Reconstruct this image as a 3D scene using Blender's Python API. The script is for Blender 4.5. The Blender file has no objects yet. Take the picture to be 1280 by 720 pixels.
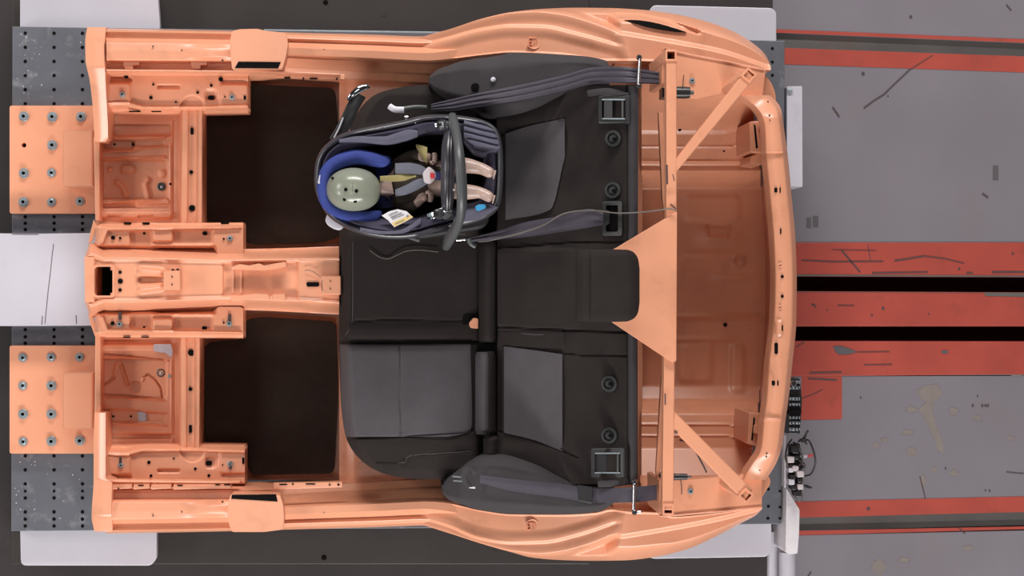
import bpy, bmesh, math, random
import numpy as np
from mathutils import Vector, Matrix
from mathutils.geometry import tessellate_polygon
random.seed(4)
rng = np.random.default_rng(4)
SC = bpy.context.scene
COL = SC.collection

# ------------------------------------------------------------------ camera, world, lamps, exposure
FPX, HCAM, TILT = 2120.0, 6.0, math.radians(4.0)
cam_data = bpy.data.cameras.new('camera')
cam_data.sensor_width = 36.0
cam_data.lens = FPX / 1280.0 * 36.0
cam_data.clip_end = 60
cam = bpy.data.objects.new('camera', cam_data)
COL.objects.link(cam)
cam.location = (0, 0, HCAM)
cam.rotation_euler = (0, -TILT, 0)
SC.camera = cam

world = bpy.data.worlds.new('hall')
SC.world = world
world.use_nodes = True
world.node_tree.nodes['Background'].inputs['Color'].default_value = (0.95, 0.97, 1.0, 1)
world.node_tree.nodes['Background'].inputs['Strength'].default_value = 0.12

def lamp(name, loc, target, sx, sy, power, col=(1, 0.97, 0.94)):
    d = bpy.data.lights.new(name, 'AREA')
    d.shape = 'RECTANGLE'; d.size = sx; d.size_y = sy; d.energy = power; d.color = col
    o = bpy.data.objects.new(name, d); COL.objects.link(o)
    o.location = loc
    o.rotation_euler = (Vector(target) - Vector(loc)).to_track_quat('-Z', 'Y').to_euler()
    return o
lamp('floodlight', (0.6, 6.4, 3.9), (0.2, 0, 0.6), 5.5, 0.9, 610)
lamp('floodlight.001', (0.6, -6.4, 3.9), (0.2, 0, 0.6), 5.5, 0.9, 610)
lamp('floodlight.002', (-5.6, 1.7, 3.8), (-0.1, 0, 0.6), 1.8, 1.0, 95)
lamp('floodlight.003', (-5.6, -1.7, 3.8), (-0.1, 0, 0.6), 1.8, 1.0, 95)
lamp('overhead_fill', (-0.3, 1.9, 6.6), (0, 0, 0.6), 1.6, 1.2, 27)  # added overhead fill, lifts the shadows in the floor pans
lamp('overhead_fill.001', (-0.3, -1.9, 6.6), (0, 0, 0.6), 1.6, 1.2, 27)  # second added fill, mirrors the one above

SC.view_settings.view_transform = 'Standard'
SC.view_settings.look = 'None'
SC.view_settings.gamma = 1
SC.view_settings.use_curve_mapping = False
SC.view_settings.exposure = 0.0

# ------------------------------------------------------------------ pixel -> world
CT, ST = math.cos(TILT), math.sin(TILT)
def P(px, py, z):
    px = np.asarray(px, float); py = np.asarray(py, float); z = np.asarray(z, float)
    a = (px - 640.0) / FPX; b = (360.0 - py) / FPX
    dx = ST + CT * a; dy = b; dz = -CT + ST * a
    s = (z - HCAM) / dz
    return np.stack(np.broadcast_arrays(dx * s, dy * s, z + 0 * s), -1)
def V(px, py, z): return Vector(P(px, py, z))
def mpp(z, px=640): return float(P(px + .5, 360, z)[0] - P(px - .5, 360, z)[0])   # metres per pixel

# ------------------------------------------------------------------ materials
def lin(c):
    return tuple(((v / 255) / 12.92 if v / 255 <= .04045 else ((v / 255 + .055) / 1.055) ** 2.4) for v in c) + (1,)
def mat(name, col, rough=.5, metal=0.0, var=.06, vscale=6, bump=0.0, bscale=200, dirt=None, dirt_amt=.0, dscale=3, spec=.5, weave=False, coat=0.0):
    m = bpy.data.materials.new(name); m.use_nodes = True
    nt = m.node_tree; N = nt.nodes; L = nt.links
    b = N['Principled BSDF']
    b.inputs['Roughness'].default_value = rough
    b.inputs['Metallic'].default_value = metal
    b.inputs['Specular IOR Level'].default_value = spec
    b.inputs['Coat Weight'].default_value = coat
    b.inputs['Coat Roughness'].default_value = .32
    c = lin(col)
    tc = N.new('ShaderNodeTexCoord')
    n1 = N.new('ShaderNodeTexNoise'); n1.inputs['Scale'].default_value = vscale; n1.inputs['Detail'].default_value = 6
    L.new(tc.outputs['Object'], n1.inputs['Vector'])
    r = N.new('ShaderNodeValToRGB')
    r.color_ramp.elements[0].position = .3; r.color_ramp.elements[1].position = .7
    r.color_ramp.elements[0].color = tuple(max(0, x * (1 - var)) for x in c[:3]) + (1,)
    r.color_ramp.elements[1].color = tuple(min(1, x * (1 + var)) for x in c[:3]) + (1,)
    L.new(n1.outputs['Fac'], r.inputs['Fac'])
    out = r.outputs['Color']
    if dirt:
        n2 = N.new('ShaderNodeTexNoise'); n2.inputs['Scale'].default_value = dscale; n2.inputs['Detail'].default_value = 9; n2.inputs['Roughness'].default_value = .65
        L.new(tc.outputs['Object'], n2.inputs['Vector'])
        r2 = N.new('ShaderNodeValToRGB'); r2.color_ramp.elements[0].position = .56; r2.color_ramp.elements[1].position = .72
        r2.color_ramp.elements[0].color = (0, 0, 0, 1); r2.color_ramp.elements[1].color = (dirt_amt,) * 3 + (1,)
        L.new(n2.outputs['Fac'], r2.inputs['Fac'])
        mx = N.new('ShaderNodeMix'); mx.data_type = 'RGBA'
        L.new(r2.outputs['Color'], mx.inputs['Factor']); L.new(out, mx.inputs['A']); mx.inputs['B'].default_value = lin(dirt)
        out = mx.outputs['Result']
    L.new(out, b.inputs['Base Color'])
    if bump:
        if weave:
            n3 = N.new('ShaderNodeTexVoronoi')
        else:
            n3 = N.new('ShaderNodeTexNoise'); n3.inputs['Detail'].default_value = 3
        n3.inputs['Scale'].default_value = bscale
        L.new(tc.outputs['Object'], n3.inputs['Vector'])
        bp = N.new('ShaderNodeBump'); bp.inputs['Strength'].default_value = bump; bp.inputs['Distance'].default_value = .002
        L.new(n3.outputs[0], bp.inputs['Height']); L.new(bp.outputs['Normal'], b.inputs['Normal'])
    return m
M = dict(
    orange=mat('orange_paint', (224, 155, 122), .36, var=.05, vscale=5, dirt=(150, 95, 70), dirt_amt=.3, dscale=7, spec=.5, coat=.25),
    wall=mat('hall_wall_paint', (96, 96, 98), .8, var=.05, vscale=1),
    roof=mat('hall_roof', (60, 60, 62), .8, var=.05, vscale=1),
    black=mat('flat_black', (14, 12, 12), .9, var=.1, spec=.1),  # near-black, mostly paints in the shade of holes, slots and gaps
    carpet=mat('black_carpet', (52, 43, 39), .95, var=.08, vscale=30, bump=.6, bscale=500, spec=.1),
    grey_floor=mat('grey_floor_paint', (117, 112, 119), .55, var=.07, vscale=2.2, dirt=(120, 108, 98), dirt_amt=.35, dscale=2.5, spec=.3),
    dark_floor=mat('dark_floor', (56, 51, 51), .6, var=.12, vscale=3, dirt=(40, 36, 34), dirt_amt=.5, dscale=4, spec=.3),  # tone holds the car's shadow as well as the floor's own colour
    red=mat('red_floor_paint', (160, 70, 60), .5, var=.09, vscale=5, dirt=(110, 62, 55), dirt_amt=.45, dscale=9, spec=.35),
    slot=mat('slot_dark', (70, 40, 32), .9, spec=.05),
    channel=mat('channel_steel', (92, 88, 86), .5, var=.15, vscale=6, dirt=(100, 60, 45), dirt_amt=.6, dscale=3),
    chip=mat('bare_steel_chip', (84, 80, 84), .6),
    scratch=mat('scratch_dark', (74, 58, 60), .7),
    stain=mat('tan_stain', (120, 111, 107), .7, var=.08, vscale=20),
    platform=mat('blue_grey_steel', (98, 100, 108), .5, .25, var=.1, vscale=9, dirt=(165, 165, 170), dirt_amt=.5, dscale=14),
    deck=mat('grey_deck_steel', (50, 44, 43), .55, .1, var=.12, vscale=5, dirt=(55, 52, 52), dirt_amt=.4, dscale=4),
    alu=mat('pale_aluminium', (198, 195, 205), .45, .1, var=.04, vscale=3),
    white=mat('white_paint', (188, 185, 195), .5, var=.03, vscale=6, dirt=(150, 145, 145), dirt_amt=.3, dscale=9),
    foam=mat('white_foam', (208, 204, 210), .75, var=.05, vscale=30, bump=.6, bscale=60),
    steel=mat('zinc_steel', (160, 172, 178), .35, .45, var=.1, vscale=60),
    chrome=mat('chrome', (205, 208, 212), .14, 1.0, var=.03),
    seat_dark=mat('charcoal_seat_cloth', (46, 41, 40), .92, var=.08, vscale=14, bump=.5, bscale=700, spec=.15, weave=True),
    seat_grey=mat('grey_seat_cloth', (84, 80, 84), .9, var=.06, vscale=16, bump=.5, bscale=700, spec=.2, weave=True),
    trim=mat('charcoal_side_cloth', (62, 59, 62), .85, var=.06, vscale=12, bump=.3, bscale=600, spec=.25, weave=True),
    thread=mat('grey_thread', (84, 78, 80), .8),
    belt=mat('dark_belt_webbing', (66, 61, 72), .6, var=.08, vscale=40, bump=.3, bscale=900, spec=.4),
    plastic=mat('black_plastic', (42, 41, 43), .35, spec=.5),
    plastic_grey=mat('dark_grey_plastic', (78, 80, 82), .42, spec=.5),
    bezel=mat('bezel_plastic', (46, 46, 47), .4, spec=.5),
    shell=mat('carrier_shell_plastic', (62, 60, 66), .3, spec=.6, var=.03),
    liner=mat('slate_liner_cloth', (66, 62, 78), .9, var=.1, vscale=25, bump=.3, bscale=500, spec=.2),
    liner_dark=mat('dark_liner_cloth', (38, 32, 36), .95, var=.1, vscale=25, spec=.1),
    foot_cloth=mat('slate_foot_cloth', (92, 90, 106), .85, var=.08, vscale=22, spec=.2),
    blue=mat('blue_cloth', (58, 70, 138), .85, var=.08, vscale=30, bump=.25, bscale=400, spec=.2),
    navy=mat('navy_cloth', (44, 48, 92), .85, var=.08, vscale=30),
    cap=mat('sage_skull_cap', (134, 138, 124), .25, var=.03, vscale=8, spec=.5),
    vinyl=mat('dummy_vinyl', (176, 150, 140), .35, var=.06, vscale=20, spec=.5),
    suit=mat('brown_suit', (58, 48, 40), .9, var=.15, vscale=40),
    pad=mat('grey_pad', (98, 100, 112), .85, var=.08, vscale=40),
    khaki=mat('khaki_strap', (148, 136, 88), .8, var=.08, vscale=40),
    buckle_white=mat('pale_buckle', (190, 180, 184), .4),
    red_plastic=mat('red_button', (176, 44, 50), .4),
    paper=mat('white_paper', (214, 212, 216), .6, var=.02),
    yellow=mat('yellow_print', (214, 186, 120), .6),
    ink=mat('grey_print', (120, 118, 124), .6),
    cyan=mat('cyan_tag', (50, 140, 190), .6),
    cable=mat('black_cable', (38, 35, 37), .5),
    wire=mat('grey_wire', (104, 97, 92), .5),
    tape=mat('silver_tape', (176, 178, 190), .5, var=.06, vscale=60),
)

# ------------------------------------------------------------------ object helpers
WT = {}
def link(o, parent=None):
    COL.objects.link(o)
    if parent is not None:
        o.parent = parent
        o.matrix_parent_inverse = Matrix.Translation(-Vector(WT.get(parent.name, (0, 0, 0))))
    return o
def tag(o, label=None, cat=None, group=None, kind=None):
    if label: o['label'] = label
    if cat: o['category'] = cat
    if group: o['group'] = group
    if kind: o['kind'] = kind
    return o
def thing(name, loc, label, cat, group=None):
    o = bpy.data.objects.new(name, None); o.location = loc
    o.empty_display_size = .05
    COL.objects.link(o); WT[o.name] = tuple(loc)
    return tag(o, label, cat, group)
def finish(name, bm, m, parent=None, smooth=40, recalc=True, up=False):
    if recalc: bmesh.ops.recalc_face_normals(bm, faces=bm.faces)
    if up:
        bm.normal_update()
        if sum(f.normal.z * f.calc_area() for f in bm.faces) < 0:
            bmesh.ops.reverse_faces(bm, faces=bm.faces)
    me = bpy.data.meshes.new(name); bm.to_mesh(me); bm.free()
    me.materials.append(M[m])
    if smooth:
        me.polygons.foreach_set('use_smooth', [True] * len(me.polygons))
        me.set_sharp_from_angle(angle=math.radians(smooth))
    o = bpy.data.objects.new(name, me)
    return link(o, parent)

def pch(xs, pts):
    """smooth monotone interpolation of a list of (x, y)"""
    pts = sorted(pts); x = np.array([p[0] for p in pts], float); y = np.array([p[1] for p in pts], float)
    xs = np.asarray(xs, float)
    if len(x) < 3: return np.interp(xs, x, y)
    h = np.diff(x); d = np.diff(y) / h
    m = np.zeros_like(y); m[0], m[-1] = d[0], d[-1]
    for i in range(1, len(x) - 1):
        if d[i - 1] * d[i] > 0:
            w1, w2 = 2 * h[i] + h[i - 1], h[i] + 2 * h[i - 1]
            m[i] = (w1 + w2) / (w1 / d[i - 1] + w2 / d[i])
    xs = np.clip(xs, x[0], x[-1])
    k = np.clip(np.searchsorted(x, xs) - 1, 0, len(x) - 2)
    t = (xs - x[k]) / h[k]
    return ((1 + 2 * t) * (1 - t) ** 2 * y[k] + t * (1 - t) ** 2 * h[k] * m[k] + t * t * (3 - 2 * t) * y[k + 1] + t * t * (t - 1) * h[k] * m[k + 1])

def S(a, b, t):
    u = np.clip((t - a) / (b - a), 0, 1); return u * u * (3 - 2 * u)
def rb(X, Y, x0, y0, x1, y1, e=3, r=3):
    cx, cy, hx, hy = (x0 + x1) / 2, (y0 + y1) / 2, (x1 - x0) / 2, (y1 - y0) / 2
    r = min(r, hx, hy)
    qx, qy = np.abs(X - cx) - hx + r, np.abs(Y - cy) - hy + r
    d = np.hypot(np.maximum(qx, 0), np.maximum(qy, 0)) + np.minimum(np.maximum(qx, qy), 0) - r
    return S(e / 2, -e / 2, d)
def cap(X, Y, pts, r, e=None):
    """1 along a polyline, 0 beyond r"""
    d = np.full(np.shape(X + Y), 1e9)
    for (ax, ay), (bx, by) in zip(pts[:-1], pts[1:]):
        ux, uy = bx - ax, by - ay; q = ux * ux + uy * uy + 1e-9
        t = np.clip(((X - ax) * ux + (Y - ay) * uy) / q, 0, 1)
        d = np.minimum(d, np.hypot(X - ax - t * ux, Y - ay - t * uy))
    return S(r, (r - e) if e else 0, d)
def ring(X, Y, cx, cy, r, w):
    return S(w, 0, np.abs(np.hypot(X - cx, Y - cy) - r))

def hf(name, m, parent, rng_, c0, c1, zf, nu, nv, skirt=.03, tr=False, cut=None, smooth=40, vs=None, us=None):
    """stamped sheet: a relief z(px,py) between two border curves; tr swaps the axes (rows run down the picture)"""
    U = np.linspace(rng_[0], rng_[1], nu) if us is None else np.asarray(us, float)
    nu = len(U)
    T = np.linspace(0, 1, nv) if vs is None else np.asarray(vs, float); nv = len(T)
    a = pch(U, c0) if isinstance(c0, list) else np.full(nu, float(c0))
    b = pch(U, c1) if isinstance(c1, list) else np.full(nu, float(c1))
    A = U[:, None] + 0 * T[None, :]
    B = a[:, None] + (b - a)[:, None] * T[None, :]
    X, Y = (B, A) if tr else (A, B)
    Z = zf(X, Y, T[None, :] + 0 * A) if callable(zf) else np.full(X.shape, float(zf))
    W = P(X, Y, Z)
    bm = bmesh.new()
    vv = [[bm.verts.new(W[i, j]) for j in range(nv)] for i in range(nu)]
    keep = None
    if cut is not None: keep = ~cut((X[:-1, :-1] + X[1:, 1:]) / 2, (Y[:-1, :-1] + Y[1:, 1:]) / 2)
    for i in range(nu - 1):
        for j in range(nv - 1):
            if keep is None or keep[i, j]:
                bm.faces.new((vv[i][j], vv[i + 1][j], vv[i + 1][j + 1], vv[i][j + 1]))
    if skirt:
        edges = [e for e in bm.edges if len(e.link_faces) == 1]
        low = {}
        for e in edges:
            for v in e.verts:
                if v not in low: low[v] = bm.verts.new(v.co - Vector((0, 0, skirt)))
        for e in edges:
            p, q = e.verts
            bm.faces.new((p, q, low[q], low[p]))
    for v in [v for v in bm.verts if not v.link_faces]: bm.verts.remove(v)
    bm.normal_update()
    bmesh.ops.recalc_face_normals(bm, faces=bm.faces)
    return finish(name, bm, m, parent, smooth, recalc=False, up=True)

def prism(name, m, parent, poly, z1, z0, holes=(), bev=.0015, smooth=20, seg=2, zf=None):
    """plate of a pixel outline standing between heights z0 and z1, holes go right through"""
    bm = bmesh.new()
    prism_into(bm, poly, z1, z0, holes, zf)
    bevel_top(bm, bev, seg)
    return finish(name, bm, m, parent, smooth)
def prism_into(bm, poly, z1, z0, holes=(), zf=None):
    loops = [[Vector(P(x, y, z1 if zf is None else zf(x, y))) for x, y in lp] for lp in [poly] + list(holes)]
    flat = [v for lp in loops for v in lp]
    top = [bm.verts.new(v) for v in flat]
    dz = z1 - z0
    bot = [bm.verts.new(v - Vector((0, 0, dz))) for v in flat]
    if len(loops) == 1 and len(poly) <= 40:
        bm.faces.new(top); bm.faces.new(bot[::-1])
    else:
        for t in tessellate_polygon([[Vector((v.x, v.y, 0)) for v in lp] for lp in loops]):
            try:
                bm.faces.new([top[i] for i in t]); bm.faces.new([bot[i] for i in t][::-1])
            except ValueError: pass
    k = 0
    for lp in loops:
        n = len(lp)
        for i in range(n):
            a, b = k + i, k + (i + 1) % n
            bm.faces.new((top[a], bot[a], bot[b], top[b]))
        k += n
    return top
def bevel_top(bm, bev, seg=2):
    bmesh.ops.recalc_face_normals(bm, faces=bm.faces); bm.normal_update()
    if not bev: return
    es = []
    for e in bm.edges:
        if len(e.link_faces) == 2:
            n = [f.normal for f in e.link_faces]
            if n[0].angle(n[1], 0) > 1.0 and max(n[0].z, n[1].z) > .7: es.append(e)
    if es: bmesh.ops.bevel(bm, geom=es, offset=bev, segments=seg, affect='EDGES', profile=.5, clamp_overlap=True)
def rect(x0, y0, x1, y1, r=0, n=4):
    if not r: return [(x0, y0), (x1, y0), (x1, y1), (x0, y1)]
    out = []
    for cx, cy, a in ((x1 - r, y0 + r, -90), (x1 - r, y1 - r, 0), (x0 + r, y1 - r, 90), (x0 + r, y0 + r, 180)):
        for i in range(n + 1):
            t = math.radians(a + 90 * i / n); out.append((cx + r * math.cos(t), cy + r * math.sin(t)))
    return out
def rpoly(pts, r=4, n=4):
    """round the corners of an outline"""
    out = []; k = len(pts)
    for i in range(k):
        p = np.array(pts[i], float); a = np.array(pts[i - 1], float) - p; b = np.array(pts[(i + 1) % k], float) - p
        la, lb = np.hypot(*a), np.hypot(*b); q = min(r, la * .45, lb * .45)
        s, e = p + a / la * q, p + b / lb * q
        for j in range(n + 1):
            t = j / n; out.append(tuple((1 - t) ** 2 * s + 2 * t * (1 - t) * p + t * t * e))
    return out
def circ(cx, cy, r, n=14, ry=None):
    return [(cx + r * math.cos(2 * math.pi * i / n), cy + (ry or r) * math.sin(2 * math.pi * i / n)) for i in range(n)]

def smooth_path(pts, n=8):
    pts = [np.array(p, float) for p in pts]
    if len(pts) < 3: return pts
    ext = [2 * pts[0] - pts[1]] + pts + [2 * pts[-1] - pts[-2]]
    out = []
    for i in range(1, len(ext) - 2):
        p0, p1, p2, p3 = ext[i - 1:i + 3]
        for k in range(n):
            t = k / n
            out.append(.5 * ((2 * p1) + (-p0 + p2) * t + (2 * p0 - 5 * p1 + 4 * p2 - p3) * t * t + (-p0 + 3 * p1 - 3 * p2 + p3) * t ** 3))
    out.append(pts[-1]); return out
def tube_into(bm, path, rw, rh=None, seg=8, power=2.0, cap_ends=True, scale=None, up=(0, 0, 1)):
    """sweep a (super)ellipse along world points; rw across, rh along 'up'"""
    rh = rh or rw; n = len(path); rings = []
    upv = Vector(up)
    for i, p in enumerate(path):
        p = Vector(p)
        t = (Vector(path[min(i + 1, n - 1)]) - Vector(path[max(i - 1, 0)])).normalized()
        side = t.cross(upv)
        if side.length < 1e-3: side = t.cross(Vector((1, 0, 0)))
        side.normalize(); u = side.cross(t).normalized()
        s = 1 if scale is None else scale[i]
        R = []
        for k in range(seg):
            a = 2 * math.pi * (k + .5) / seg; c, q = math.cos(a), math.sin(a)
            c = math.copysign(abs(c) ** (2 / power), c); q = math.copysign(abs(q) ** (2 / power), q)
            R.append(bm.verts.new(p + side * c * rw * s + u * q * rh * s))
        rings.append(R)
    for A, B in zip(rings[:-1], rings[1:]):
        for k in range(seg): bm.faces.new((A[k], A[(k + 1) % seg], B[(k + 1) % seg], B[k]))
    if cap_ends:
        bm.faces.new(rings[0][::-1]); bm.faces.new(rings[-1])
def tube(name, m, parent, pts, rw, rh=None, seg=8, power=2.0, n=8, scale=None, smooth=50, up=(0, 0, 1)):
    """tube through (px,py,z) points"""
    W = [P(*p) for p in pts]; path = smooth_path(W, n)
    if scale is not None:
        scale = np.interp(np.linspace(0, 1, len(path)), np.linspace(0, 1, len(scale)), scale)
    bm = bmesh.new(); tube_into(bm, path, rw, rh, seg, power, scale=scale, up=up)
    return finish(name, bm, m, parent, smooth)
def lathe_into(bm, c, prof, seg=16, axis=None, ang=0, sq=(1, 1)):
    """prof: (radius, height) pairs about a vertical axis at world point c"""
    c = Vector(c); rings = []
    q = Vector((0, 0, 1)).rotation_difference(Vector(axis).normalized()) if axis else None
    for r, h in prof:
        R = []
        for k in range(seg):
            a = 2 * math.pi * k / seg + ang
            v = Vector((r * sq[0] * math.cos(a), r * sq[1] * math.sin(a), h))
            if q: v = q @ v
            R.append(bm.verts.new(c + v))
        rings.append(R)
    for A, B in zip(rings[:-1], rings[1:]):
        for k in range(seg): bm.faces.new((A[k], A[(k + 1) % seg], B[(k + 1) % seg], B[k]))
    bm.faces.new(rings[0][::-1]); bm.faces.new(rings[-1])
def lathe(name, m, parent, c, prof, seg=16, axis=None, smooth=40, ang=0, sq=(1, 1)):
    bm = bmesh.new(); lathe_into(bm, c, prof, seg, axis, ang, sq); return finish(name, bm, m, parent, smooth)
def plugs(name, parent, items, m='black', lift=.0012):
    """small discs of one panel, the black ones stand for shade in holes: (px,py,z,r) round, (px,py,z,rx,ry) slots"""
    bm = bmesh.new()
    for it in items:
        px, py, z, rx = it[:4]; ry = it[4] if len(it) > 4 else rx
        pl = circ(px, py, rx, 10) if len(it) == 4 else rect(px - rx, py - ry, px + rx, py + ry, min(rx, ry) * .7, 2)
        prism_into(bm, pl, z + lift, z - .01)
    return tag(finish(name, bm, m, parent, 30), kind='stuff')
def ribbon(name, m, parent, top, bot, z, n=40, thick=.002, ribs=0, ripple=0):
    """belt webbing between an upper and a lower edge curve"""
    x0, x1 = top[0][0], top[-1][0]
    zz = z if isinstance(z, list) else [(x0, z), (x1, z)]
    def zf(X, Y, T):
        return pch(X.ravel(), zz).reshape(X.shape) + ripple * np.sin(T * math.pi * 2 * ribs) * .5 + .004 * np.sin(T * math.pi)
    return hf(name, m, parent, (x0, x1), top, bot, zf, n, 7 if not ribs else 6 * ribs + 1, skirt=thick)
def dup(o, parent, loc):
    c = o.copy(); c.location = loc; COL.objects.link(c)
    c.parent = parent; c.matrix_parent_inverse = Matrix.Translation(-Vector(WT.get(parent.name, (0, 0, 0))))
    WT[c.name] = tuple(loc)
    return c

# ================================================================== FLOOR
floor = prism('floor', 'dark_floor', None, [(-2000, -2500), (966, -2500), (966, 3200), (-2000, 3200)], 0, -.05, bev=0)
tag(floor, 'dark grey hall floor under and around the sled', kind='structure')
def ln(p, q):
    """a straight edge through two pixels, carried on to x=2000"""
    k = (q[1] - p[1]) / (q[0] - p[0]); return lambda x: p[1] + k * (x - p[0])
XA, XB = 966, 3000
def strip(name, m, e0, e1, z1, z0, xa=XA, xb=XB, bev=0):
    return prism(name, m, floor, [(xa, e0(xa)), (xb, e0(xb)), (xb, e1(xb)), (xa, e1(xa))], z1, z0, bev=bev)
Y_ = lambda v: (lambda x: v)
t0, t1, t2, t3 = ln((985, 37), (1280, 49)), ln((985, 41.5), (1280, 53.5)), ln((985, 60), (1280, 70.5)), ln((985, 80.5), (1280, 90.5))
b3, b2, b1, b0 = ln((1000, 627), (1280, 620.5)), ln((1000, 647), (1280, 640)), ln((1000, 663.5), (1280, 658)), ln((1000, 669), (1280, 661.5))
strip('floor_slab', 'grey_floor', Y_(-2500), t1, 0, -.05)
strip('floor_slab', 'grey_floor', t2, Y_(303), 0, -.05)
strip('floor_slab', 'grey_floor', Y_(470), b2, 0, -.05)
strip('floor_slab', 'grey_floor', b1, Y_(3200), 0, -.05)
strip('guide_channel', 'channel', t1, t2, -.014, -.05)
strip('guide_channel', 'channel', b2, b1, -.014, -.05)
strip('painted_stripe', 'red', t0, t1, .0012, 0)
strip('painted_stripe', 'red', t2, t3, .0012, 0)
strip('painted_stripe', 'red', b3, b2, .0012, 0)
strip('painted_stripe', 'red', b1, b0, .0012, 0)
strip('track_rail', 'red', Y_(303), ln((1000, 345.5), (1280, 346.5)), .003, -.12, bev=.002)
strip('track_rail', 'red', ln((1000, 364), (1280, 365.5)), Y_(408), .003, -.12, bev=.002)
strip('track_rail', 'red', ln((1000, 426.5), (1280, 427)), ln((995, 470.5), (1280, 468)), .003, -.12, bev=.002)
prism('slot_floor', 'slot', floor, [(XA, 330), (XB, 330), (XB, 440), (XA, 440)], -.2, -.22, bev=0)
prism('painted_square', 'red', floor, rpoly([(1002, 468), (1052.5, 470), (1052.5, 524), (1001, 525)], 2), .0014, 0, bev=0)
# the hall round the track
HX0, HX1, HY, HZ = float(P(-1990, 360, 0)[0]), float(P(2990, 360, 0)[0]), float(P(640, -2490, 0)[1]), 8.5
def slab(name, lo, hi, m):
    bm = bmesh.new(); bmesh.ops.create_cube(bm, size=1)
    for v in bm.verts: v.co = Vector([(lo[i] + hi[i]) / 2 + v.co[i] * (hi[i] - lo[i]) for i in range(3)])
    return tag(finish(name, bm, m, None, 0), kind='structure')
slab('wall_front', (HX0 - .2, -HY, 0), (HX0, HY, HZ), 'wall'); slab('wall_back', (HX1, -HY, 0), (HX1 + .2, HY, HZ), 'wall')
slab('wall_left', (HX0, HY, 0), (HX1, HY + .2, HZ), 'wall'); slab('wall_right', (HX0, -HY - .2, 0), (HX1, -HY, HZ), 'wall')
slab('ceiling', (HX0, -HY, HZ), (HX1, HY, HZ + .2), 'roof')
# worn paint edges, chips, skid marks and stains of the floor
def blot(name, m, pts, z=.0018, n=0):
    return prism(name, m, floor, pts, z, z - .0015, bev=0)
blot('rail_edge_wear', 'channel', [(995, 343), (1280, 344.5), (1600, 345), (1600, 346.6), (1280, 346.4), (995, 345.3)], .0042)
blot('rail_edge_wear', 'channel', [(995, 365), (1110, 365.5), (1230, 366), (1232, 370), (1280, 371), (1500, 371), (1500, 366), (1280, 365.8), (995, 364.4)], .0042)
def stroke(bm, pts, w, z):
    for (ax, ay), (bx, by) in zip(pts[:-1], pts[1:]):
        d = math.hypot(bx - ax, by - ay); nx, ny = -(by - ay) / d * w / 2, (bx - ax) / d * w / 2
        prism_into(bm, [(ax + nx, ay + ny), (bx + nx, by + ny), (bx - nx, by - ny), (ax - nx, ay - ny)], z, z - .0015)
def strokes(name, m, parent, lst):
    bm = bmesh.new()
    for pts, w, z in lst: stroke(bm, pts, w, z)
    return tag(finish(name, bm, m, parent, 0), kind='stuff')
strokes('skid_marks', 'scratch', floor, [
    ([(1080, 135), (1092, 126), (1105, 118), (1117, 106), (1131, 93), (1136, 88)], 1.6, .0019),
    ([(1136, 88), (1150, 79), (1166, 69)], .8, .0025),
    ([(1002, 325), (1040, 327), (1104, 326.5)], 1.4, .0045), ([(1052, 313), (1060, 322), (1075, 340)], 1.8, .0045),
    ([(1118, 326), (1137, 323), (1155, 320)], 1.8, .0045), ([(1155, 320), (1180, 323), (1205, 329)], 1.1, .0045), ([(1085, 306), (1088, 325)], .8, .0045),
    ([(1040, 312), (1095, 313)], .6, .0045), ([(1090, 341), (1160, 340)], 1.6, .0045), ([(1240, 340), (1280, 340), (1310, 339)], 2, .0045), ([(1208, 341), (1216, 341)], 1.6, .0045),
    ([(1047, 381.5), (1068, 382)], .9, .0045), ([(1072, 440), (1112, 439.5)], .9, .0045), ([(1080, 456), (1115, 455.5)], 1, .0045), ([(1012, 466), (1052, 465)], 1.6, .0045),
    ([(1010, 473), (1046, 475)], 2, .0025), ([(1003, 498), (1018, 492), (1028, 487)], .8, .0025), ([(1199, 660), (1206, 667)], 1, .0025),
    ([(1228, 242), (1235, 247)], 2, .0019), ([(1150, 596), (1157, 624)], 1.2, .0019), ([(1258, 590), (1280, 592)], .6, .0019), ([(1009, 722), (1014, 715)], 1.6, .0019),
    ([(1041, 134), (1049, 146)], 2.2, .0019), ([(1258, 6), (1264, 13)], 1.6, .0019), ([(1017, 380), (1020, 384)], 1.5, .0045), ([(995, 434), (1006, 427)], .8, .0045)])
def spots(name, m, lst):
    bm = bmesh.new()
    for x, y, r, z in lst: prism_into(bm, circ(x, y, r, 8), z, z - .0015)
    return tag(finish(name, bm, m, floor, 0), kind='stuff')
spots('floor_spots', 'scratch', [(1138.5, 21, 2, .0018), (1079, 92, 2.2, .0018), (1110, 120, 1, .0018), (1104, 385.5, 2, .0045), (1016, 381, 1.6, .0045), (1090, 394, 1.4, .0045), (1161, 392.5, 1, .0045),
    (1199, 336, 1.6, .0045), (1266, 317, 1.5, .0045), (1216, 507, 1.6, .0018), (1182, 585.5, 1.2, .0018), (1085.5, 636, 2.2, .0025), (1237, 613.5, 1.3, .0018), (1232, 613, 1, .0018), (1034, 387.6, 1, .0045), (1228, 507, 1.6, .0018), (1232, 507, 1.6, .0018), (1235, 507, 1.4, .0018), (1076, 497, 1, .0018), (1222, 495, 1, .0018)])
blot('bare_chip', 'chip', rpoly([(1041, 433), (1050, 432), (1060, 435), (1072, 440), (1060, 443), (1048, 443), (1044, 439)], 2), .0046)
blot('bare_chip', 'chip', circ(1181, 440, 4.5, 9, 2.2), .0046)
def ragged(cx, cy, rx, ry, k=18, a=.35):
    return [(cx + rx * (1 + a * rng.uniform(-1, 1)) * math.cos(2 * math.pi * i / k), cy + ry * (1 + a * rng.uniform(-1, 1)) * math.sin(2 * math.pi * i / k)) for i in range(k)]
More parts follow.
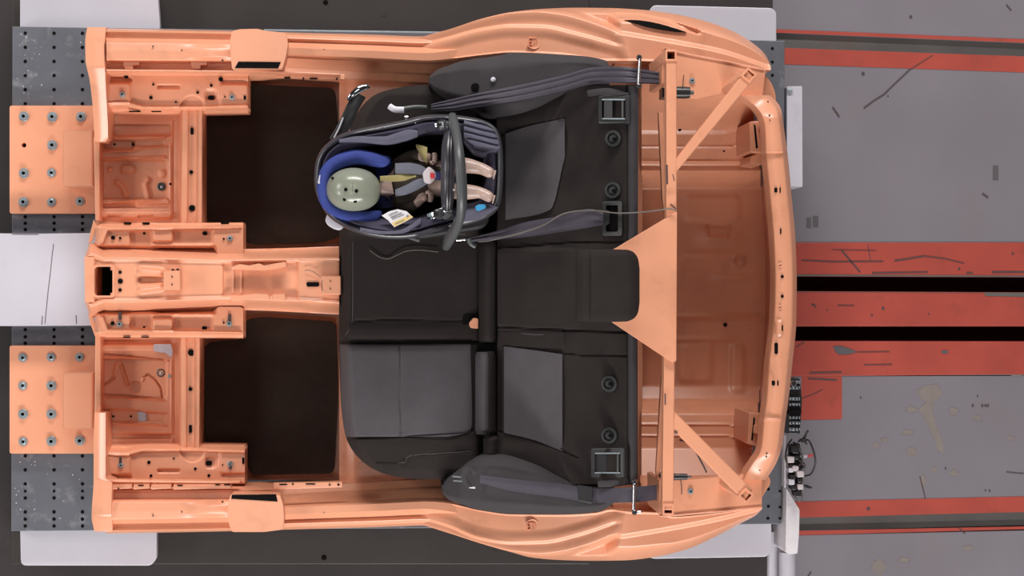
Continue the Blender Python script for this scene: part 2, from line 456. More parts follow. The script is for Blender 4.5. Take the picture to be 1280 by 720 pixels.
for s in ([(1146, 488), (1156, 482), (1172, 480), (1178, 492), (1168, 503), (1166, 516), (1170, 530), (1178, 552), (1180, 568), (1172, 562), (1166, 545), (1156, 524), (1148, 512), (1158, 502), (1150, 498)],
          ragged(1139, 512, 6, 4), ragged(1140, 565, 6, 5.5), ragged(1192, 514, 6, 5), ragged(1222, 523, 6, 3.5), ragged(1154, 601, 3.5, 7), ragged(1193, 592, 5, 4), ragged(1134, 540, 8, 3), ragged(1096, 557, 4, 4),
          ragged(1098, 708, 8, 10), ragged(1130, 700, 8, 3), ragged(1210, 685, 6, 4), ragged(1278, 465, 18, 6), ragged(1264, 548, 4, 3), ragged(1168, 587, 4, 4), ragged(1106, 550, 4, 3)):
    blot('floor_stain', 'stain', s, .0009)
for s in (rect(1241, 207, 1248, 225), rect(1008, 272, 1014, 285), rect(1016, 270, 1023, 284)):
    blot('floor_stain', 'chip', s, .0009)

# ================================================================== SLED
deck = thing('sled_lower_deck', P(460, 350, .2), 'wide dark grey steel deck of the sled, lowest plate beneath the orange car body', 'sled deck')
prism('deck_plate', 'deck', deck, [(15, -9), (737, -9), (737, 705.5), (15, 705.5)], .20, .0, bev=.003)
for x in (407, 405):
    lathe('deck_hole', 'black', deck, P(x, 3 if x == 407 else 697, .2), [(.008, -.004), (.0088, .0012), (.006, .0018)], 14)
plugs('deck_marks', deck, [(480, 18, .2, 2.5), (128, 690, .2, 2), (620, 690, .2, 2)], 'dark_floor')
for i, (pl, lab) in enumerate((
    ([(25, -40), (195, -40), (200, 30), (200, 44), (25, 44)], 'pale aluminium side plate beyond the upper front corner of the sled'),
    ([(25, 655), (196, 655), (196, 698), (189, 707), (26, 707)], 'pale aluminium side plate beyond the lower front corner of the sled'),
    ([(812, 12), (817, 6.5), (965, 10), (970.5, 15), (970.5, 62), (812, 62)], 'pale aluminium side plate peeping out behind the upper rear fender'),
    ([(812, 645), (964, 645), (965, 688), (959, 696), (815, 698.5), (806, 693)], 'pale aluminium side plate peeping out behind the lower rear fender'))):
    w = prism('sled_side_plate', 'alu', None, rpoly(pl, 7), .30, .27, bev=.002)
    tag(w, lab, 'side plate', 'pale side plates of the sled')
plat = thing('sled_platform', P(500, 350, .36), 'blue-grey steel sled table with rows of tapped holes, under the orange car body', 'sled')
prism('table_plate', 'platform', plat, [(15.5, 33), (560, 41), (981, 51), (976.5, 655), (560, 660), (14, 664)], .36, .31, bev=.002)
prism('table_edge', 'steel', plat, [(330, 36.5), (560, 39.6), (560, 41), (330, 37.8)], .352, .33, bev=0)
hl = []
for x in (31.5, 67.5, 103):
    for k in range(-1, 6): hl.append((x, 41.5 + 17.6 * k + (0 if k >= 0 else 0), .36, 2.2))
    for k in range(6): hl.append((x, 570 + 17.5 * k, .36, 2.2))
    hl += [(x, 279, .36, 2.2), (x, 287, .36, 2.2), (x, 271, .36, 2.2), (x, 412, .36, 2.2), (x, 421, .36, 2.2), (x, 429, .36, 2.2)]
    hl += [(x, 614, .36, 1.8), (x, 649, .36, 2.2)]
hl += [(965.5, 60.5, .36, 1.9), (965.5, 77.5, .36, 1.9), (965.5, 94, .36, 1.9), (960.5, 611.5, .36, 1.9), (960.5, 633, .36, 1.9), (960, 648, .36, 1.9), (975, 614, .36, 1.7), (975, 634, .36, 1.7), (975, 648, .36, 1.7)]
hl = [h for h in hl if h[1] > 36]
plugs('tapped_holes', plat, hl)
sm = []
for k in range(60):
    sm.append((random.gauss(34, 7) if k % 3 else random.uniform(20, 110), random.choice([random.uniform(42, 128), random.uniform(575, 655)]), .36, random.uniform(.3, .9)))
plugs('paint_flecks', plat, sm, 'alu', .0006)
blk = thing('white_beam', P(56, 350, .45), 'white painted beam with dark cracks butting against the front of the orange body', 'beam')
prism('beam', 'white', blk, [(-260, 290), (50, 292), (130, 291), (130, 407), (50, 407.5), (-260, 408)], .46, .362, bev=.002)
strokes('cracks', 'scratch', blk, [([(67, 305), (65, 320), (63, 340), (60, 365), (58, 385), (56, 405)], .7, .4612), ([(95, 394), (95.5, 405)], .9, .4612), ([(53, 395), (52, 406)], .8, .4612), ([(15, 292.6), (48, 293)], .9, .4612)])
wb = thing('white_block', P(992, 170, .34), 'upright white block standing behind the upper rear corner of the sled', 'block')
prism('block', 'white', wb, rpoly([(983.5, 108), (1003, 107.5), (1003.5, 234), (983.5, 233)], 2), .34, 0, bev=.002)
prism('clip', 'steel', wb, [(984.5, 111), (991, 111.5), (990, 115), (984.5, 115)], .348, .34, bev=.001)

# bolts
def bolt_mesh(r, h, socket=True, wr=1.55):
    bm = bmesh.new()
    lathe_into(bm, (0, 0, 0), [(r * wr * .98, 0), (r * wr, .002), (r * wr * .93, .003)], 18)
    lathe_into(bm, (0, 0, 0), [(r, .003), (r, h * .85), (r * .86, h), (r * .6, h), (r * .5, h * .55)], 12)
    o = finish('bolt', bm, 'steel', None, 35); me = o.data; bpy.data.objects.remove(o)
    bm = bmesh.new(); lathe_into(bm, (0, 0, 0), [(r * .5, h * .55), (r * .5, h * .6)], 6)
    o = finish('socket', bm, 'black', None, 0); ms = o.data; bpy.data.objects.remove(o)
    return me, ms
BIG, SMALL, DEEP = bolt_mesh(.0105, .012), bolt_mesh(.006, .008), bolt_mesh(.0095, .006, wr=1.5)
def bolt(parent, px, py, z, kind=BIG, name='bolt'):
    loc = tuple(P(px, py, z))
    b = bpy.data.objects.new(name, kind[0]); link(b, parent); b.location = loc; WT[b.name] = loc
    s = bpy.data.objects.new('socket', kind[1]); link(s, b); s.location = loc
    return b
def mount_plate(ys, lab, flip):
    f = (lambda y: y) if not flip else (lambda y: 699 - y)
    t = thing('mounting_plate', P(66, f(200), .36), lab, 'mounting plate', 'bolted orange plates at the front of the sled')
    hole = [circ(30, f(181.5), 3, 10)] if not flip else [circ(29, f(216.5), 1.5, 8)]
    prism('base_plate', 'orange', t, rpoly([(12, f(132)), (122, f(132)), (122, f(267)), (12, f(267))], 3), .392, .362, holes=hole, bev=.002)
    prism('riser_block', 'orange', t, [(78, f(162.5)), (117, f(162)), (117, f(233.5)), (78, f(233))], .50, .393, bev=.012, seg=3)
    prism('hole_base', 'black', t, circ(30, f(181.5 if not flip else 216.5), 4, 10), .364, .3625, bev=0)
    z = .393
    if not flip: L = [(30, 145.5, BIG), (65.5, 146, BIG), (101.5, 146, BIG), (65.5, 181.5, BIG), (30, 216.5, BIG), (64.5, 216, DEEP), (29.5, 252.5, BIG), (64.5, 252.5, DEEP), (100, 251.5, DEEP)]
    else: L = [(28.5, 447, DEEP), (64, 446.5, DEEP), (99.5, 446.5, DEEP), (28.5, 482, DEEP), (64.5, 482, BIG), (29, 517.5, BIG), (64.5, 517.5, BIG), (29, 552, DEEP), (64.5, 551.5, BIG), (100, 550.5, BIG)]
    for x, y, k in L: bolt(t, x, y, z, k)
    return t
mount_plate(None, 'orange bolted plate at the upper front corner of the body, one bolt hole left empty', False)
mount_plate(None, 'orange bolted plate at the lower front corner of the body, every hole bolted', True)

# ================================================================== CAR BODY (orange floor pan, sills, fenders, tail, bracing)
body = thing('car_body', P(540, 350, .40), 'orange painted cut-down car body shell carrying the rear bench seat', 'car body')
O = 'orange'
# plain under pan beneath everything
def under(X, Y, T): return .425 + 0 * X
hf('under_pan', O, body, (122, 640), [(122, 100), (640, 100)], [(122, 600), (640, 600)], under, 30, 30, skirt=.02)

# ---- front floor panels with stamped beads
def pan_up(X, Y, T):
    z = .505 + 0 * X
    z = z - .016 * rb(X, Y, 121, 156, 214, 170, 3) * S(122, 130, X)                # groove
    z = z + .010 * cap(X, Y, [(130, 171), (150, 173), (205, 171)], 3, 2)
    z = z - .012 * rb(X, Y, 130, 176, 168, 186, 3, 4) - .008 * rb(X, Y, 165, 176, 205, 183, 3)
    z = z + .008 * cap(X, Y, [(121, 190), (168, 189), (182, 185), (208, 183)], 2.2)
    z = z - .014 * rb(X, Y, 100, 201, 209, 249, 3.5, 4)                             # big recessed field
    z = z + .010 * cap(X, Y, [(120, 199), (170, 197.5), (206, 196)], 2.5)
    z = z + .010 * S(4, 1.5, np.hypot(X - 138, Y - 211.5)) + .011 * rb(X, Y, 151.5, 206, 168, 216.5, 5, 5) + .012 * S(6.5, 2, np.hypot((X - 203.5), (Y - 217)))
    z = z + .010 * cap(X, Y, [(147, 228), (152, 232), (158, 244)], 5, 4) + .010 * cap(X, Y, [(185, 224.5), (181, 230), (185, 246)], 4.5, 3.5)
    z = z + .006 * S(5.5, 3, np.abs(np.hypot(X - 126, Y - 232) - 5)) * .5
    z = z + .010 * cap(X, Y, [(124, 255), (165, 251), (208, 248.5)], 2) - .008 * rb(X, Y, 123, 255, 212, 259.5, 3)
    z = z + .008 * rb(X, Y, 170, 249.5, 212, 259, 2.5) + .012 * rb(X, Y, 122, 264, 216, 273, 5, 4) - .006 * rb(X, Y, 134, 269.5, 152, 272, 1.5) - .006 * rb(X, Y, 172, 269.5, 192, 272, 1.5)
    z = z - .004 * cap(X, Y, [(217, 150), (217, 268)], 1.5) + .004 * cap(X, Y, [(213, 180), (213, 268)], 1.3)
    return z
hf('front_floor_panel', O, body, (120, 227), [(120, 134), (227, 134)], [(120, 283), (227, 283)], pan_up, 110, 150, skirt=.04)
def pan_lo(X, Y, T):
    z = .505 + 0 * X
    z = z + .012 * rb(X, Y, 122, 430, 214, 439, 4, 3) - .006 * rb(X, Y, 120, 426, 214, 429.5, 2)
    z = z - .010 * cap(X, Y, [(122, 442), (165, 445.5), (205, 450)], 1.8)
    z = z - .010 * rb(X, Y, 100, 449, 208, 498, 3, 4) + .007 * cap(X, Y, [(124, 448.5), (180, 448.5), (210, 451)], 1.6)
    z = z - .010 * cap(X, Y, [(124, 481), (133, 479.5), (143, 472)], 2.2) + .006 * cap(X, Y, [(143, 471), (147, 455), (151, 454), (156, 468), (160, 481)], 3.4, 2)
    z = z - .010 * cap(X, Y, [(152.5, 455), (157, 468), (161, 481)], 1.8) - .010 * S(8.5, 6.5, np.hypot(X - 169.5, Y - 484))
    z = z - .010 * cap(X, Y, [(180, 471), (186, 468), (194, 474), (201, 484), (203, 497)], 2.2) + .006 * cap(X, Y, [(178, 476), (181, 469.5)], 1.8)
    z = z - .010 * cap(X, Y, [(125, 493), (170, 496), (206, 499)], 2.2) + .006 * cap(X, Y, [(125, 496), (170, 499), (206, 501)], 1.3)
    z = z + .006 * cap(X, Y, [(127, 510), (165, 511.5), (208, 516)], 1.6) - .011 * rb(X, Y, 136, 513, 178, 527, 3, 4) - .011 * rb(X, Y, 175, 516, 206, 526, 3, 3)
    z = z + .008 * cap(X, Y, [(140, 529.5), (180, 530), (208, 532)], 1.6)
    z = z - .016 * rb(X, Y, 131, 543, 216, 548, 4) + .004 * cap(X, Y, [(214, 450), (214, 555)], 1.3) - .004 * cap(X, Y, [(218, 430), (218, 560)], 1.5)
    return z
hf('front_floor_panel', O, body, (121, 226), [(121, 421), (226, 421)], [(121, 566), (226, 566)], pan_lo, 110, 150, skirt=.04)
plugs('floor_panel_holes', body, [(143, 180.3, .496, 1.4), (166, 180.3, .496, 1.4), (213, 230, .507, 1.6), (141.5, 520.5, .496, 1.4), (163.5, 520.5, .496, 1.4)], lift=.002)
for x, y in ((202, 233.5), (201.5, 466)):
    g = lathe('grommet', 'plastic_grey', body, P(x, y, .489), [(.0135, 0), (.014, .006), (.010, .008), (.0085, .004), (.0065, .003)], 16)
    lathe('grommet_stud', 'steel', g, P(x + .5, y + .5, .489), [(.005, 0), (.005, .009), (.003, .0105)], 8)
lathe('weld_nut', 'steel', body, P(212, 470, .505), [(.006, 0), (.006, .006), (.003, .007)], 6)
for pl, z in ((rpoly([(192, 430), (214, 430), (216, 441), (214, 447), (207, 441), (192, 439)], 2), .5196), (rpoly([(172, 515), (182, 514), (183, 526), (173, 527)], 2), .5005),):
    prism('tape_patch', 'tape', body, pl, z, z - .004, bev=0)

# ---- cross members between sill and tunnel
def xm(cx):
    def z(X, Y, T):
        k = np.abs(T - .5) * 2
        zz = .602 - .095 * S(.72, 1.0, k)
        zz = zz - .007 * S(.30, .22, k) + .004 * S(.06, 0, np.abs(k - .34)) * 1
        return zz
    return z
hf('cross_member', O, body, (116, 280), [(116, 225), (140, 224), (280, 222)], [(116, 254), (135, 257), (280, 257)], xm(0), 60, 44, skirt=.06, tr=True)
hf('cross_member', O, body, (420, 584), [(420, 222), (560, 222), (584, 225)], [(420, 254), (560, 253), (584, 250)], xm(0), 60, 44, skirt=.06, tr=True)
plugs('cross_member_holes', body, [(240, 164, .596, 2, 4.2), (239, 215, .596, 2.4), (240, 260, .596, 4), (239, 441, .596, 4.2), (238, 486.5, .596, 2.5), (238, 536, .596, 1.9, 5)], lift=.002)
for y in (172, 270, 432, 528):
    tube('bead', O, body, [(234, y, .579), (246, y, .579)], .0025, n=2)

# ---- seat brackets
def br_uo(X, Y, T):
    z = .63 + 0 * X
    z = z + .012 * rb(X, Y, 128, 103, 163, 128, 5, 4) * S(130, 136, X) - .012 * rb(X, Y, 128, 97, 164, 103, 4)
    z = z - .010 * rb(X, Y, 197, 106.5, 225, 110.5, 3) + .008 * rb(X, Y, 275, 105, 310, 140, 4, 4) - .006 * rb(X, Y, 278, 101, 312, 105, 3)
    z = z - .010 * S(16, 14, np.hypot(X - 240.5, Y - 134)) - .008 * rb(X, Y, 257, 112, 271, 125, 4, 4)
    z = z + .010 * cap(X, Y, [(133, 130.5), (160, 130), (178, 135), (228, 135.5), (256, 135.5), (280, 134), (308, 133.5)], 4, 2)
    z = z - .06 * S(131, 140, Y - np.interp(X, [130, 160, 180, 310], [0, -1, 3.5, 1]))
    z = z - .03 * S(93.5, 91, Y)
    return z
hf('seat_bracket', O, body, (131, 310), 91, [(131, 140), (226, 141.5), (310, 140)], br_uo, 180, 52, skirt=.1)
def br_lo(X, Y, T):
    z = br_uo(X, 697 - Y, T)
    return z
hf('seat_bracket', O, body, (130, 306), [(130, 557), (226, 556), (306, 557)], 606, br_lo, 180, 52, skirt=.1)
plugs('bracket_holes', body, [(157.5, 95.2, .63, 2.6), (276, 99, .63, 2.9), (191.5, 105.5, .63, 1.5), (247, 115.5, .63, 1.8), (264, 106.8, .63, 1.8), (264, 122, .624, 4, 2.8), (188.5, 122, .63, 2.2), (219.5, 127.5, .63, 1.2), (281, 121, .638, 1), (132, 90.5, .63, 3, 1.2), (306, 122, .638, 1.5, 2.5),
    (188.7, 594.8, .63, 1.8), (244, 586, .63, 1.8), (261, 579, .624, 4, 2.8), (261, 594.5, .63, 1.8), (186, 578, .63, 2.2), (217, 573, .63, 1.2), (278, 581, .638, 1), (304, 576, .638, 1.4, 4), (274, 601.5, .62, 3.5, 1.2), (168, 139, .60, 7, .7), (195, 139, .60, 6, .7), (168, 561, .575, 7, .7), (192, 562, .575, 7, .7), (272, 563, .575, 4, 1)], lift=.003)
for x, y in ((153, 118), (290, 121.5), (151, 581.5), (287.5, 580)):
    bolt(body, x, y, .642 if x < 200 else .638, SMALL, 'bracket_bolt')
def br_ui(X, Y, T):
    z = .655 + 0 * X
    z = z - .012 * rb(X, Y, 163, 290, 190, 308, 4) - .012 * rb(X, Y, 216, 288, 266, 306, 4) + .006 * rb(X, Y, 191, 286, 217, 302, 4, 5) - .008 * rb(X, Y, 191, 302, 216, 305, 3)
    z = z + .010 * cap(X, Y, [(128, 303), (134, 287), (160, 286.5), (300, 284)], 2.6, 1.6)
    z = z - .05 * S(285, 279, Y) - .03 * S(306, 312, Y) * S(272, 266, X) - .03 * S(124, 118, X)
    return z
hf('seat_bracket', O, body, (119, 304), [(119, 283), (128, 280), (304, 278)], [(119, 309), (130, 312), (190, 312), (200, 310), (265, 310), (275, 319), (300, 320), (304, 318)], br_ui, 180, 46, skirt=.1)
def br_li(X, Y, T): return br_ui(X, 700 - Y, T)
hf('seat_bracket', O, body, (119, 304), [(119, 391), (130, 388), (190, 389), (200, 391), (265, 389), (275, 383.5), (300, 383.5), (304, 386)], [(119, 417), (128, 421), (304, 423)], br_li, 180, 46, skirt=.1)
plugs('bracket_holes', body, [(141, 297, .658, 2.4, 2.4), (150, 297.5, .657, 1.6), (128.5, 304.5, .65, 1.8), (180, 291.7, .645, 1.6), (256, 291.8, .645, 3, 2.2), (279.5, 298.5, .657, 1.3), (159, 278.8, .62, 4.5, 1), (182, 278.8, .62, 4.5, 1), (281, 279, .61, 5, 1),
    (128.5, 396.5, .655, 1.8), (140.5, 404, .657, 2.4, 2.4), (180, 409, .645, 1.6), (255.5, 410, .645, 3, 2.2), (279.5, 403.5, .657, 1.3), (158, 421.5, .62, 4.5, .8), (181, 421.5, .62, 4.5, .8)], lift=.003)
for x, y in ((287.5, 298), (286.5, 404.5), (149.5, 405)):
    bolt(body, x, y, .656, SMALL, 'bracket_bolt')
plugs('pressed_slots', body, [(150, 395, .658, 2, 5), (287, 397, .658, 2, 4.5), (288, 582, .642, 1.6, 5), (150.5, 577, .643, 1.6, 5)], 'scratch', lift=.0025)

# ---- tunnel
def tun(X, Y, T):
    a = np.interp(X, [106, 130, 160, 220, 424], [.10, .22, .20, .19, .17])
    k = np.minimum(T, 1 - T)
    z = .735 - .13 * S(a, a - .17, k) ** 1.1 + .007 * S(.05, 0, np.abs(k - a - .01))
    z = z - .010 * rb(X, Y, 279, 310, 372, 400, 4, 2) * (k > a + .04)
    # dents behind the selector opening
    z = z + .020 * cap(X, Y, [(176, 339), (200, 341)], 8) * 1.0 + .020 * cap(X, Y, [(176, 361), (200, 358)], 8) - .010 * cap(X, Y, [(176, 350), (202, 350)], 6)
    for xx in (278, 291.5, 302, 339): z = z + .004 * cap(X, Y, [(xx, 334), (xx, 366)], 1.6)
    z = z + .004 * rb(X, Y, 373, 326, 424, 376, 2)
    return z
hf('tunnel', O, body, (106, 424), [(106, 318), (114, 304), (135, 302), (160, 304), (300, 311), (424, 308)], [(106, 379), (114, 396), (135, 398), (160, 396), (300, 388), (424, 393)], tun, 160, 100, skirt=.22,
   cut=lambda X, Y: (X > 118) & (X < 142) & (np.abs(Y - 351.5) < 18.5) & ~((X > 137) & (np.abs(Y - 351.5) > 14)))
prism('selector_opening_rim', O, body, rpoly([(116, 331), (143.5, 331), (143.5, 372), (116, 372)], 5), .743, .735, holes=[rpoly([(118, 333.5), (140.5, 333.5), (140.5, 369.5), (118, 369.5)], 5)], bev=.001)
prism('opening_floor', 'black', body, [(110, 320), (150, 320), (150, 384), (110, 384)], .60, .59, bev=0)
plugs('tunnel_holes', body, [(150, 340.3, .735, 2.1), (150.3, 351.5, .735, 3.3), (150, 362.5, .735, 2.2), (391, 355.5, .739, 8, 2.8), (318, 331.5, .742, 1.2), (340, 331.5, .742, 1.4), (318, 372.3, .742, 1)], lift=.003)
p = prism('selector_mount', O, body, rpoly([(204.5, 338.5), (225, 338.5), (225.5, 362.5), (204, 362.5)], 2), .785, .735, bev=.003)
prism('mount_tab', O, p, rpoly([(213, 334.5), (225, 335), (225, 340), (213, 340)], 1), .775, .735, bev=.002)
plugs('mount_holes', p, [(215, 346, .786, .9), (215, 355.5, .786, .9), (216, 337, .777, 1.6, .8), (222, 336.5, .777, 1.6, .9)])
for i, pl in enumerate(([(289, 334), (300, 330), (312, 332), (324, 329), (330, 332), (345, 329), (357, 327), (358, 333), (345, 336), (330, 338), (290, 337)],
           [(287, 372), (296, 370), (318, 367), (336, 368), (338, 374), (318, 374), (300, 376), (290, 377)], [(340, 368), (356, 367), (358, 374), (342, 375)])):
    prism('bracket_strip', O, body, rpoly(pl, 2), .757, .726, bev=.0025)
prism('tunnel_cover', O, body, rpoly([(401, 344.5), (426, 344.5), (426, 368.5), (402, 368.5)], 2), .765, .73, bev=.003)
tube('cable_clip', 'wire', body, [(381, 338, .745), (388, 338, .748), (395, 342, .748), (402, 348, .762), (402, 358, .766), (404, 368, .762)], .0012, seg=6)
plugs('cover_holes', body, [(413, 351.5, .766, .8), (413, 361, .766, .8)])
for pl in ([(160, 330), (164, 346)], [(373, 326), (373, 377)], [(280, 328), (280, 376)]):
    pass
# flaps at the front of the tunnel
prism('front_flap', O, body, [(117, 275), (121, 281), (116, 300), (110, 306), (113, 290)], .62, .615, bev=.001)
prism('front_flap', O, body, [(110, 392), (116, 396), (124, 418), (119, 421), (113, 405)], .62, .615, bev=.001)
prism('front_flange', O, body, [(117, 172), (124.5, 170), (124.5, 276), (119, 276)], .57, .45, bev=.002)
prism('front_flange', O, body, [(119, 420), (125.5, 418), (126, 520), (118, 520)], .57, .45, bev=.002)
prism('tunnel_flange', O, body, [(105, 321), (118, 321), (118, 378), (106, 378)], .742, .60, bev=.003)

# ---- sills
def sill(flip):
    f = (lambda y: 702.5 - y) if flip else (lambda y: y)
    def prof(X, Y, T):
        T = 1 - T if flip else T
        y = 702.5 - Y if flip else Y
        zA = np.interp(T, [0, .03, .07, .12, .22, .27, .32, .50, .70, .74, .78, .93, .97, 1], [.64, .69, .705, .70, .695, .715, .735, .742, .735, .728, .70, .695, .71, .70])
        zB = np.interp(T, [0, .06, .14, .22, .30, .36, .52, .56, .60, .80, .84, 1], [.64, .70, .712, .70, .72, .738, .735, .725, .66, .62, .60, .58])
        k = S(300, 360, X)
        z = zA * (1 - k) + zB * k
        z = z + .015 * np.exp(-((X - 262) / 22) ** 2) * S(.3, .45, T) * S(.72, .6, T)
        return z
    a = [(133, f(35.5)), (290, f(38.5)), (360, f(40.5)), (470, f(43.5)), (530, f(45.5)), (575, f(36))]
    b = [(133, f(91)), (300, f(91)), (420, f(97)), (575, f(106))]
    if flip: a, b = b, a
    hf('sill', O, body, (133, 575), a, b, prof, 90, 84, skirt=.2)
    # bracket plate and its slot
    if not flip:
        pl = rpoly([(287, 52), (290, 39), (299, 36.5), (322, 36), (332, 38.5), (357, 41), (360, 54), (358, 67), (353, 86), (290, 87)], 3)
        ho = [(298, 77), (351, 77.5), (347.5, 85.5), (293.5, 85)]
    else:
        pl = rpoly([(289, 617), (350, 619), (354, 632), (355, 650), (353, 662), (330, 665), (290, 665), (286, 655), (284, 640), (285, 628)], 3)
        ho = [(290, 618.5), (345, 618), (347, 627), (289, 623.5)]
    pr = prism('sill_bracket', O, body, pl, .785, .70, bev=.004)
    prism('slot_shade', 'black', pr, ho, .7865, .78, bev=0)  # black patch on the plate paints the shade inside the slot
    # spot-welded flange strips
    if not flip:
        for x0, x1, y in ((344, 431, 94),):
            prism('weld_flange', O, body, [(x0, 90), (x1, 93), (x1, 99.5), (x0, 96.5)], .715, .69, bev=.002)
        sl = [(359, 97, .715, 4, .8), (379, 98, .715, 1.2), (392, 98, .715, 5, .8), (421, 98.5, .715, 1.2)]
        for x in (164.5, 249):
            prism('flange_tab', O, body, [(x - 10, 77), (x + 10, 77), (x + 10, 81), (x + 2, 81.5), (x + 2, 86), (x - 8, 86), (x - 10, 81)], .722, .69, bev=.0015)
        prism('flange_lip', O, body, [(133, 86.5), (345, 88.5), (425, 92), (425, 94), (345, 90.5), (133, 88.5)], .745, .70, bev=.002)
    else:
        prism('weld_flange', O, body, [(342, 604), (428, 602), (428, 609), (342, 612)], .715, .69, bev=.002)
        sl = [(354, 605.5, .715, 5, .8), (366, 605, .715, 1.2), (388, 605, .715, 6, .8), (412, 606, .715, 1.2), (423, 606, .715, 1.4)]
        for a_, b_ in ((139, 165), (167, 187), (189, 214), (217, 289)):
            prism('flange_tab', O, body, [(a_, 605), (b_, 604.5), (b_, 610.5), (a_, 612)], .724, .69, bev=.002)
        sl += [(176, 607, .724, 3.5, .8), (225, 607, .724, 3.5, .8), (272, 606, .724, 3, .8), (284, 606, .724, 4, .8), (148, 611, .724, 1)]
        prism('flange_lip', O, body, [(133, 602), (300, 604), (300, 602), (133, 599.5)], .735, .70, bev=.002)
    plugs('flange_slots', body, sl, lift=.002)
    plugs('sill_specks', body, [(191, f(57.5), .742, .9), (227, f(62.5), .742, .9), (278, f(75), .735, 1.4), (405, f(62), .735, .8)], 'scratch', lift=.003)
sill(False); sill(True)

# front feet of the sills
hf('sill_end', O, body, (34, 177), [(34, 109), (52, 106.5), (75, 107), (100, 112), (150, 117), (177, 118)], [(34, 133), (48, 131), (60, 130), (95, 131.5), (172, 135), (177, 132)],
   lambda X, Y, T: np.interp(Y, [34, 48, 52, 84, 88, 177], [.69, .725, .75, .75, .742, .60]) + .004 * np.sin(T * math.pi), 60, 12, skirt=.12, tr=True)
hf('sill_end', O, body, (516, 664.5), [(516, 118), (560, 117), (600, 117), (645, 114.5), (664.5, 118)], [(516, 132), (598, 132), (603, 140), (645, 139), (650, 140), (664.5, 141)],
   lambda X, Y, T: np.interp(Y, [516, 600, 644, 649, 664], [.60, .745, .75, .735, .70]) + .004 * np.sin(T * math.pi), 60, 12, skirt=.12, tr=True)

